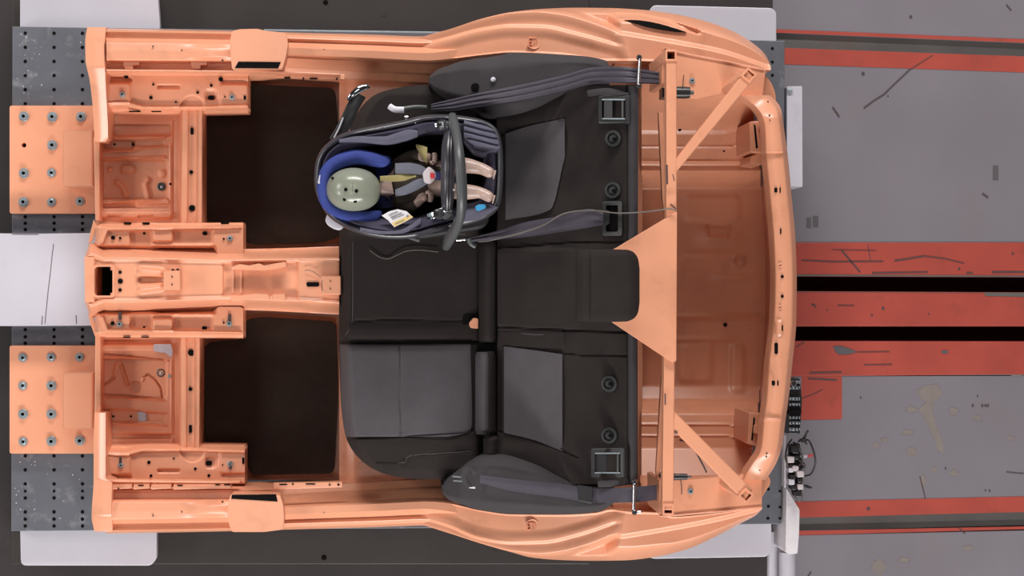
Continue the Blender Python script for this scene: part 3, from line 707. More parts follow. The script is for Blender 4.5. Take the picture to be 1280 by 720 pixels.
# ---- rear fenders
def fender(flip):
    if not flip:
        out = [(526, 46.5), (545, 41), (560, 37), (600, 24), (640, 15), (680, 11), (720, 9.6), (760, 10), (800, 12), (840, 17), (880, 26), (920, 41), (945, 57), (958, 70), (964, 83)]
        inn = [(526, 72.5), (560, 73), (600, 69), (640, 65.5), (700, 68), (757, 76), (790, 76), (832, 77), (846, 70), (900, 79), (950, 87), (964, 88)]
        A = [(520, 44), (545, 40), (570, 33), (600, 24.5), (640, 16.5), (670, 15), (700, 18), (735, 27), (780, 44)]
        B = [(520, 60), (560, 50), (600, 39.5), (640, 34.5), (680, 35.5), (720, 44), (778, 60)]
        w = lambda p, q: p - q
        crease = [(780, 40), (850, 52), (900, 62), (960, 82)]
        sg = 1
    else:
        out = [(526, 655.5), (560, 666), (600, 679), (640, 690.5), (665, 697), (700, 700), (740, 701), (780, 700.5), (820, 696), (860, 686), (900, 668), (930, 652), (945, 644), (953, 636)]
        inn = [(526, 628), (560, 629.5), (600, 638), (640, 643), (700, 643.5), (745, 641), (763, 637), (790, 640), (825, 641), (840, 646), (900, 641), (953, 634)]
        A = [(520, 654), (560, 665.5), (600, 678), (640, 688), (675, 691.5), (700, 689), (735, 680), (775, 664)]
        B = [(520, 643), (560, 655), (600, 671), (640, 676.5), (680, 675.5), (720, 667), (772, 650)]
        crease = [(780, 672), (850, 660), (900, 650), (953, 637)]
        sg = -1
    def zf(X, Y, T):
        t = T if not flip else 1 - T
        a = sg * (Y - pch(X.ravel(), A).reshape(X.shape)); b = sg * (Y - pch(X.ravel(), B).reshape(X.shape)); c = sg * (Y - pch(X.ravel(), crease).reshape(X.shape))
        up = pch(X.ravel(), [(526, .70), (560, .735), (640, .80), (720, .84), (790, .86), (964, .862)]).reshape(X.shape)
        z = up - .16 * (1 - np.clip(t / .30, 0, 1)) ** 2
        front = up - .022 + .020 * S(-4, 0, a) - .007 * S(0, 14, a) + .009 * S(-5, 0, b) - .008 * S(1, 15, b)
        front = front - .14 * (1 - np.clip(t / .12, 0, 1)) ** 2 * S(-1, -10, a) - .05 * S(-3, -9, a)
        rear = z + .012 * S(-2, 5, c)
        k = S(764, 782, X + (sg * (Y - 350) + 300) * -.25)
        z = front * (1 - k) + rear * k
        # edge by the side trim
        z = z + .006 * S(.96, 1, t)
        if not flip:
            sl = cap(X, Y, [(770, 19), (800, 20), (830, 26), (872, 40)], 4.0, 3)
            z = z - .016 * sl
        return z
    a, b = (out, inn) if not flip else (inn, out)
    us = np.concatenate([np.linspace(526, 940, 190), np.linspace(941.5, 963.5 if not flip else 952.5, 14)])
    hf('rear_fender', O, body, (526, 964), a, b, zf, 0, 90, skirt=.18, us=us)
    cy = 52 if not flip else 657.5
    cx = 667.5 if not flip else 665.5
    def onf(x, y):
        o, i = float(pch(np.array([x]), out)[0]), float(pch(np.array([x]), inn)[0])
        t = (y - o) / (i - o)
        return float(zf(np.array([[float(x)]]), np.array([[float(y)]]), np.array([[1 - t if flip else t]]))[0, 0]) + .006
    zz = onf(cx, cy) + .0125
    # round stamped mark with its letters
    bm = bmesh.new()
    arc = [P(cx + 9.6 * math.cos(t), cy + (9.2 * math.sin(t)), zz - .018) for t in np.linspace(-.3, 2.6, 16)] if not flip else [P(cx + 9 * math.cos(t), cy + 8.6 * math.sin(t), zz - .018) for t in np.linspace(-2.6, .3, 16)]
    tube_into(bm, arc, .003, .0045, 6)
    def st(pts): tube_into(bm, [P(cx + x, cy + y, zz - .019) for x, y in pts], .0019, .004, 6)
    for g in ([(-6, -4), (-6, 4)], [(-6, -4), (-2.5, -4)], [(-6, 0), (-3, 0)], [(-6, 4), (-2.5, 4)], [(-2, -4), (2.6, -4)], [(.3, -4), (.3, 4)], [(3, 4), (3, -4)], [(3, -4), (6.4, 4)], [(6.4, 4), (6.4, -4)]): st(g)
    finish('stamped_mark', bm, O, body, 40)
    if not flip:
        prism('vent_slit', 'black', body, [(781, 25), (790, 24.8), (800, 25.3), (812, 27), (824, 29.6), (835, 32.6), (847, 36.4), (858, 40), (846, 39.8), (830, 37.5), (818, 35.6), (806, 32.8), (792, 28.6)], .9, .885, bev=0, zf=onf)
fender(False); fender(True)

# ---- tail: trunk floor, inner walls, corner plates, rear beam
def trunk(X, Y, T):
    y = Y
    z = np.interp(y, [80, 100, 112, 150, 165, 200, 207, 213, 221, 232, 236, 300, 420, 482, 500, 510, 517, 530, 560, 595, 604, 625],
                     [.93, .92, .88, .67, .62, .60, .585, .59, .555, .48, .465, .455, .455, .46, .49, .55, .59, .60, .61, .68, .86, .93])
    z = z + .006 * cap(X, Y, [(800, 200.5), (946, 202)], 1.8) + .007 * cap(X, Y, [(800, 513), (950, 511)], 2) - .006 * cap(X, Y, [(845, 234), (938, 234)], 1.6)
    for yy, x1 in ((165, 920), (184, 922), (531, 922), (545, 922)):
        z = z + .005 * cap(X, Y, [(795, yy), (x1 - 12, yy), (x1 + 5, yy - 4 * np.sign(350 - yy))], 1.5)
    z = z + .006 * S(16, 0, np.abs(y - 297)) * S(860, 885, X) * S(935, 915, X) + .007 * S(7, 0, np.abs(y - 318)) * S(840, 880, X) * S(935, 900, X) + .006 * S(6, 0, np.abs(y - 347)) * S(880, 910, X) * S(945, 925, X) + .010 * S(6, 0, np.abs(y - 396)) + .008 * S(6, 0, np.abs(y - 424)) * S(930, 900, X) - .006 * S(5, 0, np.abs(y - 282)) * S(870, 890, X) * S(925, 905, X)
    z = z + .006 * ring(X, Y, 924, 326, 6, 3) + .007 * cap(X, Y, [(883, 283), (885, 296), (910, 296), (912, 283)], 2.4) + .008 * rb(X, Y, 848, 430, 890, 478, 10, 8) + .008 * rb(X, Y, 914, 432, 930, 490, 8, 5) + .006 * rb(X, Y, 855, 245, 925, 275, 9, 8)
    return z
WB = [(98, 936), (128, 939), (190, 947), (240, 951), (300, 955.5), (350, 957), (400, 956), (450, 952.5), (500, 947.5), (525, 945), (560, 940), (575, 936), (592, 930), (612, 928)]
hf('trunk_floor', O, body, (802, 962), 98, 612, trunk, 100, 260, skirt=.03, cut=lambda X, Y: X > pch(Y.ravel(), WB).reshape(Y.shape) + 1)
hf('kick_up_panel', O, body, (640, 803), 98, 612, lambda X, Y, T: .50 + .06 * S(640, 700, X), 30, 30, skirt=.03)
plugs('trunk_holes', body, [(907, 406, .465, 2.2), (905, 189, .605, 1.2), (850, 162, .63, 2)], lift=.003)
# back wall of the trunk
def wall(X, Y, T): return np.interp(T, [0, .35, .8, 1], [.445, .62, .84, .935])
hf('tail_inner_wall', O, body, (128, 592), WB, [(98, 955), (128, 964), (160, 972), (190, 976), (240, 981), (300, 986), (350, 987.5), (400, 987), (450, 983), (500, 977), (525, 974), (560, 969), (575, 964), (592, 956), (612, 950)], wall, 100, 16, skirt=0, tr=True)
for s, y0 in ((1, 152), (-1, 515)):
    b = prism('tail_lamp_pocket', O, body, rpoly([(936, y0), (957, y0 - 2), (957, y0 + 40), (938, y0 + 38)] if s > 0 else [(936, y0), (955, y0 + 2), (951, y0 + 44), (934, y0 + 40)], 3), .82, .60, bev=.004)
    prism('pocket_slot', 'black', b, [(942, y0 + 3), (944.5, y0 + 5), (947.5, y0 + 33), (945, y0 + 34)] if s > 0 else [(942, y0 + 6), (944, y0 + 8), (941, y0 + 36), (939, y0 + 35)], .8212, .81, bev=0)
    prism('pocket_clip', O, b, rpoly([(949, y0 + 13), (956, y0 + 12), (956, y0 + 22), (950, y0 + 23)] if s > 0 else [(943, y0 + 16), (949, y0 + 17), (948, y0 + 28), (942, y0 + 27)], 2), .835, .82, bev=.002)
for pl in ([(938, 195), (950, 191), (956, 200), (954, 206), (938, 204)], [(934, 517), (948, 514), (948, 522), (936, 526)]):
    prism('wall_tab', O, body, rpoly(pl, 2), .78, .62, bev=.003)
# rear beam
XL = [(119, 924), (124, 930), (132, 941), (145, 951), (160, 955), (189, 956), (240, 961), (300, 966), (350, 968), (400, 966.5), (450, 960.5), (500, 957), (525, 953.5), (555, 951), (566, 948), (578, 940), (592, 931), (600, 928)]
XR = [(119, 962), (126, 970), (136, 976), (160, 980), (189, 984), (240, 989), (300, 994.5), (350, 996), (400, 995.5), (450, 991), (500, 985.5), (525, 982), (560, 977), (575, 972), (590, 964), (600, 957)]
def beam(X, Y, T):
    z = .982 + .012 * np.sin(np.clip(T, 0, 1) * math.pi) - .03 * S(.78, 1.02, T) - .012 * S(.06, 0, T)
    z = z + .012 * (S(191, 188.5, Y) + S(524, 526.5, Y)) - .05 * (S(150, 122, Y) + S(562, 598, Y))
    z = z - .003 * S(.02, .0, np.abs(T - .74)) * S(300, 330, Y) * S(520, 490, Y)
    z = z - .012 * np.exp(-((Y - 465) / 10) ** 2) * S(.6, 0, T) + .008 * rb(X, Y, 969.5, 401, 978, 419, 4, 3) + .004 * np.exp(-((Y - 300) / 14) ** 2) * S(.5, 0, T)
    return z
hf('rear_beam', O, body, (119, 600), XL, XR, beam, 200, 26, skirt=.055, tr=True)
BH = [(970, 237.5, 1.8, 3), (975.3, 237.5, .7, 3.4), (976, 289, .8, 3.4), (978, 345.7, 1.9), (978, 370.3, 1.9), (978, 410, .9, 3.6), (970.5, 435.5, 2, 7), (967, 478.8, 1.9, 3), (972.5, 478.8, .8, 3),
    (960, 127, .9), (962, 144, 1.1), (962.5, 150, .7), (958.5, 567, 1), (958, 571, 1), (950, 588, .7)]
def onbeam(x, y):
    l, r = float(pch(np.array([y]), XL)[0]), float(pch(np.array([y]), XR)[0])
    return float(beam(np.array([[float(x)]]), np.array([[float(y)]]), np.array([[(x - l) / (r - l)]]))[0, 0])
plugs('beam_holes', body, [(h[0], h[1], onbeam(h[0], h[1])) + h[2:] for h in BH], lift=.003)
for y in (331.5, 384):
    tube('beam_clip', O, body, [(973.5, y - 1.5, .992), (976.5, y - 2, .995), (976.5, y + 1.5, .995), (974, y + 2, .992)], .0015, seg=6, n=4)
# side wings at the tail corners
prism('corner_wing', O, body, rpoly([(950, 86), (957, 93), (966, 106), (970, 118), (970, 130), (950, 128)], 6), .80, .55, bev=.01, seg=3)
prism('corner_wing', O, body, rpoly([(940, 596), (962, 594), (964, 604), (955, 618), (951, 626), (944, 634)], 6), .80, .55, bev=.01, seg=3)
prism('corner_plate', O, body, rpoly([(829, 59), (848, 64), (957, 87), (953, 121), (925, 121), (903, 117), (870, 124), (848, 122), (829, 104)], 2), .925, .90, bev=.002)
prism('corner_plate', O, body, rpoly([(824, 644), (823.5, 602), (872, 598), (925, 594), (940, 590), (953, 600), (952.5, 634.5)], 2), .925, .90, bev=.002)
for pts in ([(831, 60, .927), (846, 65, .927), (900, 75.5, .927), (955, 87, .927)], [(825, 645, .927), (850, 643.5, .927), (952, 634.5, .927)]):
    tube('weld_bead', O, body, pts, .003, n=14)
# square tube bracing
Z1, Z0 = 1.21, 1.175
prism('brace_tube', O, body, [(833, 74), (846, 74), (846, 300), (843.5, 450), (842, 638), (828, 638), (830, 450), (833, 300)], Z1, Z0, bev=.003)
prism('brace_tube', O, body, [(844, 200), (934, 87), (944, 97), (845, 216)], Z1 - .001, Z0, bev=.003)
prism('brace_tube', O, body, [(843, 514), (941, 612), (931, 627), (842, 537)], Z1 - .001, Z0, bev=.003)
for cx, cy, a in ((839, 69, 0), (835.5, 637, 0), (936.5, 94, .7), (933, 619.5, .75)):
    def q(h):
        return [(cx + h * (math.cos(a) * sx - math.sin(a) * sy), cy + h * (math.sin(a) * sx + math.cos(a) * sy)) for sx, sy in ((-1, -1), (1, -1), (1, 1), (-1, 1))]
    po = prism('brace_post', O, body, q(7), Z1 + .004, .90, holes=[q(4.8)], bev=.001)
prism('gusset_plate', O, body, rpoly([(846.5, 264), (845.5, 452), (840, 453), (764, 402), (764, 313), (770, 310)], 2), Z1 + .012, Z1 + .004, bev=.002)
prism('post_gusset', O, body, [(829, 74), (833.5, 72), (833.5, 105), (826.5, 104), (827, 95)], 1.16, .93, bev=.002)
prism('post_gusset', O, body, [(824, 601), (829, 600), (829, 640), (824.5, 643)], 1.16, .93, bev=.002)
prism('side_strut', O, body, [(823, 140), (829, 142), (835, 255), (834, 290), (828, 250)], 1.10, 1.08, bev=.002)
prism('side_strut', O, body, [(827, 470), (832, 465), (832, 560), (822, 600), (820, 590), (824, 520)], 1.10, 1.08, bev=.002)
strokes('paint_scrapes', 'scratch', body, [([(833.5, 206), (834, 230)], 2.2, Z1 + .0008), ([(831.5, 492), (831.5, 506)], 1.6, Z1 + .0008), ([(843, 539), (847, 541)], 2, Z1 + .0008), ([(841, 218), (843, 226)], 1, Z1 + .0008), ([(838, 255), (845, 261)], 1.2, Z1 + .0008)])
for x, y in ((865, 101), (863, 614)):
    bolt(body, x, y, .925, SMALL, 'corner_bolt')
# links beside the sill at the seat back
for pl in ([(768, 76), (832, 76), (830, 84), (768, 84)], [(766, 629), (826, 626), (826, 640), (766, 640)]):
    prism('side_ledge', O, body, pl, .80, .70, bev=.003)
# rear foot-well sides (kick-up under the bench)
hf('heel_board', O, body, (424, 640), [(424, 96), (640, 96)], [(424, 604), (640, 604)], lambda X, Y, T: .49 + .02 * S(432, 445, X), 40, 20, skirt=.03)

# ================================================================== CARPETS
def carpet(pl, lab):
    c = prism('floor_mat', 'carpet', None, rpoly(pl, 9, 5), .475, .45, bev=.006, seg=3)
    return tag(c, lab, 'floor mat')
carpet([(257, 142), (307, 139), (312, 105), (419, 110), (423, 170), (426, 296), (400, 304), (318, 306), (303, 302), (303, 279), (257, 277)], 'black mat in the upper footwell, beside the baby carrier')
carpet([(257, 428), (304, 424), (306, 399), (330, 396), (420, 402), (422, 500), (418, 592), (312, 594), (305, 560), (256, 556)], 'black mat in the lower footwell, in front of the empty grey seat')

# ================================================================== REAR BENCH SEAT
seat = thing('rear_bench_seat', P(600, 350, .52), 'charcoal rear bench seat with one grey outer place, bolted into the orange body', 'car seat')
SD, SG = 'seat_dark', 'seat_grey'
CL = [(106, 520), (110, 496), (116, 474), (124, 461), (136, 450), (160, 438), (200, 429), (260, 424.5), (350, 423.5), (430, 424), (500, 426), (530, 429), (548, 433), (562, 440), (576, 452), (588, 470), (595, 490), (599, 520)]
def cush(X, Y, T):
    xl = pch(Y.ravel(), CL).reshape(Y.shape)
    d = X - xl
    edge = np.minimum(d, np.minimum(Y - 104, 601 - Y))
    z = .80 - .10 * (1 - np.clip(edge / 16, 0, 1)) ** 2.2
    z = z + .012 * rb(X, Y, 420, 432, 592, 545, 18, 8) + .010 * rb(X, Y, 420, 160, 592, 290, 18, 8)
    z = z - .03 * S(596, 606, X)
    z = z - .022 * S(3.5, 0, np.abs(Y - np.interp(X, [423, 440, 580, 600], [429, 429.5, 428, 428])))       # gap along the 60:40 split
    z = z - .004 * cap(X, Y, [(441, 300), (440, 404), (434, 416), (425, 424)], 1.4) - .004 * cap(X, Y, [(441, 402), (480, 399), (590, 401)], 1.6) + .006 * S(400, 412, Y) * S(428, 418, Y)
    z = z + .016 * rb(X, Y, 425, 547, 600, 605, 22, 12) - .004 * cap(X, Y, [(450, 578), (500, 578.5), (508, 576), (512, 570), (545, 567), (590, 564)], 1.2)
    z = z - .004 * cap(X, Y, [(500, 430), (501, 544)], 1.6) - .008 * cap(X, Y, [(432, 548), (500, 545.5), (585, 541), (590, 538)], 2.4)
    return z
hf('seat_cushion', SD, seat, (106, 599), CL, [(106, 560), (112, 592), (130, 604), (580, 604), (594, 592), (599, 550)], cush, 260, 90, skirt=.17, tr=True)
hf('seat_insert', SG, seat, (430.5, 546), [(430.5, 425), (500, 426.5), (530, 429), (546, 432.5)], [(430.5, 588), (520, 590), (540, 588), (546, 560)], lambda X, Y, T: cush(X, Y, T) + .005 * rb(X, Y, 426, 430.5, 591, 547, 3) + .001, 70, 90, skirt=.006, tr=True)
for nm, pts, r in (('seam', [(441, 302), (441, 350), (440, 402), (434, 416), (426, 424)], .0011), ('seam', [(449, 578), (499, 578.5), (507, 577), (512, 570), (545, 567), (588, 564)], .0010)):
    pp = [(x, y, float(cush(np.array([x], float), np.array([y], float), 0)[0]) + .003) for x, y in pts]
    tube(nm, 'thread', seat, pp, r, seg=6)
# backrest
BX = [622, 640, 700, 760, 781, 788, 796]
BZ = [.83, .865, 1.01, 1.15, 1.185, 1.185, 1.155]
def backz(x): return np.interp(x, BX, BZ)
def back(X, Y, T):
    z = backz(X)
    z = z + .02 * S(330, 312, np.abs(Y - 357) * 0 + 330) * 0
    z = z + .022 * rb(X, Y, 612, 312, 730, 411, 6, 6) * S(735, 700, X)                       # centre bolster
    z = z - .016 * cap(X, Y, [(622, 408), (700, 412), (730, 414), (783, 415.5)], 2.2) - .012 * cap(X, Y, [(622, 311), (720, 303), (780, 302)], 1.8)
    z = z - .010 * cap(X, Y, [(628, 431), (700, 441), (735, 445), (790, 445)], 1.8) - .012 * cap(X, Y, [(626, 540), (664, 549), (703, 564), (722, 572)], 2)
    z = z + .012 * rb(X, Y, 600, 412, 705, 434, 6, 4) + .012 * rb(X, Y, 560, 556, 790, 620, 24, 8) + .012 * rb(X, Y, 560, 90, 720, 155, 24, 8)
    z = z - .010 * cap(X, Y, [(628, 168), (660, 158), (706, 147)], 2) - .010 * S(1.6, 0, np.abs(X - 785))
    return z
hf('backrest', SD, seat, (622, 797), [(622, 108), (797, 106)], [(622, 604), (797, 606)], back, 120, 240, skirt=.12)
def ins(X, Y, T): return back(X, Y, T) + .007
hf('backrest_insert', SG, seat, (630, 703), [(630, 433), (697, 442), (703, 443)], [(630, 541), (664, 549), (703, 564)], lambda X, Y, T: backz(X) + .008 + .006 * np.sin(T * math.pi), 30, 30, skirt=.01)
hf('backrest_insert', SG, seat, (632, 706), [(632, 167), (660, 158), (706, 148)], [(632, 275), (688, 262), (706, 196)], lambda X, Y, T: backz(X) + .008 + .006 * np.sin(T * math.pi), 30, 30, skirt=.01)
hf('top_ledge', 'trim', seat, (107, 604), 784.5, [(107, 798), (604, 796)], lambda X, Y, T: 1.193 - .012 * (2 * T - 1) ** 2, 60, 8, skirt=.10, tr=True)
tube('seam', 'thread', seat, [(652, 417, .932), (670, 418.5, .98), (680, 418, 1.005)], .0008, seg=5)
# rolls at the foot of the backrest
def roll(y0, y1, x0, x1, m=SD, zt=.86):
    hf('backrest_roll', m, seat, (y0, y1), x0, x1, lambda X, Y, T: zt - .055 * np.abs(2 * T - 1) ** 2.2 - .02 * (S(y0 + 5, y0, Y) + S(y1 - 5, y1, Y)), 40, 16, skirt=.08, tr=True)
roll(302, 428, 598.5, 622); roll(439, 545, 602, 621, SD); roll(545, 572, 604, 626)
hf('backrest_roll', SG, seat, (440, 543), 594, 618, lambda X, Y, T: .868 - .06 * np.abs(2 * T - 1) ** 2 - .02 * (S(446, 440, Y) + S(537, 543, Y)), 40, 14, skirt=.06, tr=True)
prism('seat_gap_shade', 'black', seat, [(560, 112), (640, 112), (640, 600), (560, 600)], .69, .66, bev=0)  # added black sheet, paints the gap behind the cushion as dark shade
prism('gap_shade', 'black', seat, rpoly([(598, 427), (632, 427), (632, 548), (622, 550), (604, 548)], 4), .812, .78, bev=0)  # black sheet standing for shade at the foot of the backrest
# belt buckle pocket with its red button
pk = prism('buckle_pocket', 'black', seat, rpoly([(579, 393), (599, 391), (599, 417), (583, 417), (577, 407)], 4), .803, .78, bev=.002)
prism('buckle_button', 'orange', pk, rpoly([(586, 404), (592, 397), (598, 398), (598, 411), (588, 410)], 2), .815, .80, bev=.002)
# centre headrest
def hr(X, Y, T):
    q = rb(X, Y, 720, 311, 799.5, 403.5, 26, 20)
    return 1.25 + .09 * np.sqrt(np.clip(q, 0, 1)) + .006 * np.sin((X - 720) / 80 * math.pi) - .004 * S(2, 0, np.abs(X - 738))
hf('headrest', SD, seat, (720.5, 799.5), [(720.5, 313), (740, 311.5), (782, 312), (790, 314), (796, 320), (798.5, 327), (799.5, 336)], [(720.5, 401), (745, 402.5), (782, 402), (791, 399), (796, 394), (798.5, 387), (799.5, 378)], hr, 60, 60, skirt=.018)
# guide sockets of the outer headrests
for x, y in ((767, 173.5), (766.5, 238), (762, 479.5), (762, 544)):
    s = lathe('headrest_socket', 'bezel', seat, P(x, y, backz(x) + .006), [(.024, -.004), (.025, .004), (.0225, .010), (.0165, .011), (.0145, .004), (.010, .004), (.0095, .012), (.0075, .0125)], 22, axis=(-.35, 0, 1))
    lathe('socket_hole', 'black', s, P(x + 1, y + .5, backz(x) + .0185), [(.0062, -.002), (.006, .0012)], 12, axis=(-.35, 0, 1))
# child-anchor and lock bezels
def bezel(x0, y0, x1, y1, rot=False):
    zf = lambda x, y: backz(x) + .015
    b = prism('latch_bezel', 'bezel', seat, rect(x0, y0, x1, y1, 3), 1.20, 1.17, holes=[rect(x0 + 4.5, y0 + 5.5, x1 - 5, y1 - 5.5, 2)], bev=.0025, zf=zf)
    prism('bezel_well', 'black', b, rect(x0 + 1.5, y0 + 1.5, x1 - 1.5, y1 - 1.5), 1.2, 1.195, bev=0, zf=lambda x, y: backz(x) + .006)
    w = (x1 - x0)
    if not rot:
        prism('lock_lever', 'plastic', b, rect(x0 + 7, y0 + 7.5, x0 + w * .45, y1 - 7.5, 1), 1.2, 1.195, bev=.001, zf=lambda x, y: backz(x) + .012)
        prism('bezel_bar', 'bezel', b, rect(x1 - 10, y0 + 5, x1 - 7.5, y1 - 5), 1.2, 1.195, bev=.001, zf=lambda x, y: backz(x) + .017)
        for yy in (y0 + 6.5, y1 - 6.5):
            tube('lever_pin', 'steel', b, [(x0 + 5, yy, backz(x0 + 5) + .016), (x1 - 6, yy, backz(x1 - 6) + .016)], .0022, n=2)
    else:
        prism('belt_guide', 'bezel', b, [(x0 + 3, y0 + 10), (x0 + 9, y0 + 13), (x0 + 9, y1 - 16), (x0 + 3, y1 - 12)], 1.2, 1.19, bev=.002, zf=lambda x, y: backz(x) + .02)
    return b
bezel(748, 118, 787, 155); bezel(739, 560, 781, 597.5); bezel(753, 251, 777.5, 295, True)
# side bolsters beside the backrest
def side_u(X, Y, T):
    return np.interp(X, [538, 560, 600, 700, 790], [.86, .93, .98, 1.05, 1.09]) - .09 * (1 - np.clip(T / .22, 0, 1)) ** 2 - .06 * (1 - np.clip((1 - T) / .2, 0, 1)) ** 2 - .008 * S(-3, 3, Y - np.interp(X, [537, 640, 762], [104, 76, 80])) * S(600, 630, X)
hf('side_bolster', 'trim', seat, (537, 762), [(537, 95), (545, 88), (560, 82), (576, 76.5), (625, 69), (635, 66.5), (645, 65.5), (700, 68), (757, 75.5), (762, 82)], [(537, 106), (545, 114), (560, 122), (590, 133), (620, 143), (646, 141), (690, 128), (730, 117), (750, 113), (762, 112)], side_u, 90, 30, skirt=.15)
lathe('bolster_stud', 'alu', seat, P(616.5, 99.5, .992), [(.007, -.004), (.0075, .002), (.005, .004)], 12)
lathe('bolster_hole', 'black', seat, P(594, 109.5, .976), [(.013, -.004), (.0135, .002), (.011, .003)], 14)
def side_l(X, Y, T):
    return np.interp(X, [553, 575, 610, 700, 790], [.84, .92, .98, 1.05, 1.09]) - .06 * (1 - np.clip(T / .2, 0, 1)) ** 2 - .09 * (1 - np.clip((1 - T) / .2, 0, 1)) ** 2
hf('side_bolster', 'trim', seat, (553, 768), [(553, 607), (560, 598), (575, 588), (590, 578), (605, 572), (628, 571), (660, 578), (700, 593), (730, 600), (768, 604)], [(553, 616), (560, 624), (575, 630), (600, 637.5), (640, 642.5), (700, 643), (750, 639), (760, 634), (768, 628)], side_l, 90, 30, skirt=.15)
for x in (700, 740):
    pass
tube('bolster_hinge', 'trim', seat, [(735, 117, 1.13), (760, 114, 1.16), (785, 120, 1.19)], .010, .006, seg=8)
tube('bolster_hinge', 'trim', seat, [(748, 605, 1.155), (764, 604.5, 1.17), (785, 602, 1.19)], .010, .006, seg=8)

# ================================================================== BELTS
def belt_thing(loc, lab):
    return thing('seat_belt', loc, lab, 'seat belt', None)
b = belt_thing(P(700, 110, 1.1), 'dark webbing belt along the upper side bolster, running behind the baby carrier')
ribbon('webbing', 'belt', b, [(539, 130), (560, 125), (590, 118), (650, 106), (700, 95), (744, 84), (770, 83), (824, 90)], [(539, 139), (560, 139), (590, 135), (650, 127), (700, 116), (744, 105), (770, 104), (824, 105)], [(539, .942), (560, .955), (590, .99), (650, 1.03), (700, 1.075), (744, 1.13), (790, 1.205), (824, 1.17)], ribs=3, ripple=.005, n=60)
b = belt_thing(P(700, 610, 1.1), 'dark webbing belt along the lower side bolster, beside the empty grey seat')
ribbon('webbing', 'belt', b, [(600, 594), (640, 599), (700, 605), (745, 611), (790, 609), (821, 606)], [(600, 604), (640, 614), (700, 622), (745, 628.5), (790, 628), (821, 625)], [(600, 1.0), (640, 1.03), (700, 1.08), (744, 1.135), (790, 1.205), (821, 1.17)], ribs=1, ripple=.003, n=60)
tube('belt_loop', 'trim', b, [(587, 608, .99), (581, 600, 1.005), (580, 591, 1.015), (585, 585.5, 1.02), (592, 586.5, 1.015), (594, 592, 1.0)], .009, .005, seg=8, power=3)
prism('belt_guide', 'plastic', b, rpoly([(722, 606), (741, 609), (741, 630), (723, 626)], 2), 1.146, 1.138, bev=.002)
tube('tongue_bar', 'steel', b, [(566, 595.5, .95), (582, 597, .985)], .002, seg=6)
tube('tongue_bar', 'steel', b, [(567, 601, .95), (582, 602, .985)], .002, seg=6)
tube('loop_end', 'alu', b, [(586, 609, .985), (594, 609.5, .985)], .003, seg=6)
b = belt_thing(P(680, 280, 1.05), 'twisted dark belt running from the baby carrier up to the middle latch bezel')
ribbon('webbing', 'belt', b, [(588, 296), (620, 289), (660, 277), (700, 270), (738, 261), (754, 266)], [(588, 303), (620, 300), (660, 296), (700, 290), (738, 284), (754, 281)], [(588, .90), (620, .93), (650, .985), (700, 1.10), (738, 1.19), (754, 1.22)], ribs=2, ripple=.005, n=60)
for y0, y1, lab in ((72, 108, 'thin chrome stud across the upper belt at the seat back corner'), (602, 640, 'thin chrome stud across the lower belt at the seat back corner')):
    x = 799 if y0 < 300 else 793
    s = thing('chrome_stud', P(x, (y0 + y1) / 2, 1.25), lab, 'stud', None)
    tube('rod', 'chrome', s, [(x + (1 if y0 < 300 else 0), y0, 1.225), (x - 1, y1, 1.225)], .0045, n=3)
    for yy in (y0, y1): lathe('rod_end', 'chrome', s, P(x, yy, 1.225), [(.003, -.008), (.008, -.004), (.0085, .003), (.005, .008)], 10)
    if y0 > 300: tube('foot', 'chrome', s, [(792, 640, 1.215), (801, 640, 1.215)], .0045, n=2)
for x0, x1, y0, y1, lab in ((845, 862, 108, 123, 'black cylindrical sensor with a bright band beside the upper end of the orange tube'), (841, 859, 592, 600, 'small black sensor beside the lower end of the orange tube')):
    s = thing('cylinder_sensor', P((x0 + x1) / 2, (y0 + y1) / 2, 1.0), lab, 'sensor')
    r = (y1 - y0) / 2 * mpp(1.0)
    c = P(x0 - 14 if y0 < 300 else x0, (y0 + y1) / 2, 1.0); l = float(P(x1, 0, 1.0)[0] - c[0])
    lathe('sensor_case', 'plastic', s, c, [(r * .6, 0), (r, .003), (r, l * .8), (r * .92, l)], 18, axis=(1, 0, 0))
    lathe('sensor_tip', 'plastic_grey', s, c + np.array([l, 0, 0]), [(r * .4, 0), (r * .35, .012)], 10, axis=(1, 0, 0))
    tube('sensor_lead', 'cable', s, [((x0 + x1) / 2, y0 + 1, 1.0 + r), ((x0 + x1) / 2 + .6, y0 - 8, .95), ((x0 + x1) / 2 + 1, y0 - 14, .93)] if y0 < 300 else [(851, 600, 1.0), (852, 610, .95), (852, 618, .93)], .0014, seg=6)
    prism('sensor_bracket', 'plastic', s, [(x0 - 17, y0 + 1), (x0 + 2, y0 + 1), (x0 + 2, y1 - 1), (x0 - 17, y1 - 1)], 1.0 - r * .6, .927, bev=.002)

# ================================================================== BABY CARRIER
car = thing('baby_carrier', P(510, 225, .80), 'dark baby carrier with blue head pad, strapped backwards on the bench seat', 'baby carrier')
RIM = [(392.5, 225), (394, 205), (399, 191), (408, 180), (424, 169), (445, 162), (475, 156), (505, 150), (530, 144), (555, 143), (580, 145), (604, 150), (620, 160), (627, 178), (629, 205), (628, 235), (624, 258), (612, 271), (592, 279), (570, 284), (545, 290), (525, 296), (505, 299), (480, 298.5), (455, 294), (432, 285), (412, 272), (400, 254), (394.5, 240)]
def closed(pts, n=5):
    k = len(pts); out = []
    for i in range(k):
        p0, p1, p2, p3 = [np.array(pts[(i + j) % k], float) for j in (-1, 0, 1, 2)]
        for q in range(n):
            t = q / n
            out.append(.5 * (2 * p1 + (p2 - p0) * t + (2 * p0 - 5 * p1 + 4 * p2 - p3) * t * t + (3 * p1 - p0 - 3 * p2 + p3) * t ** 3))
    return np.array(out)
RC = closed(RIM)
nx_ = np.roll(RC, -1, 0) - np.roll(RC, 1, 0)
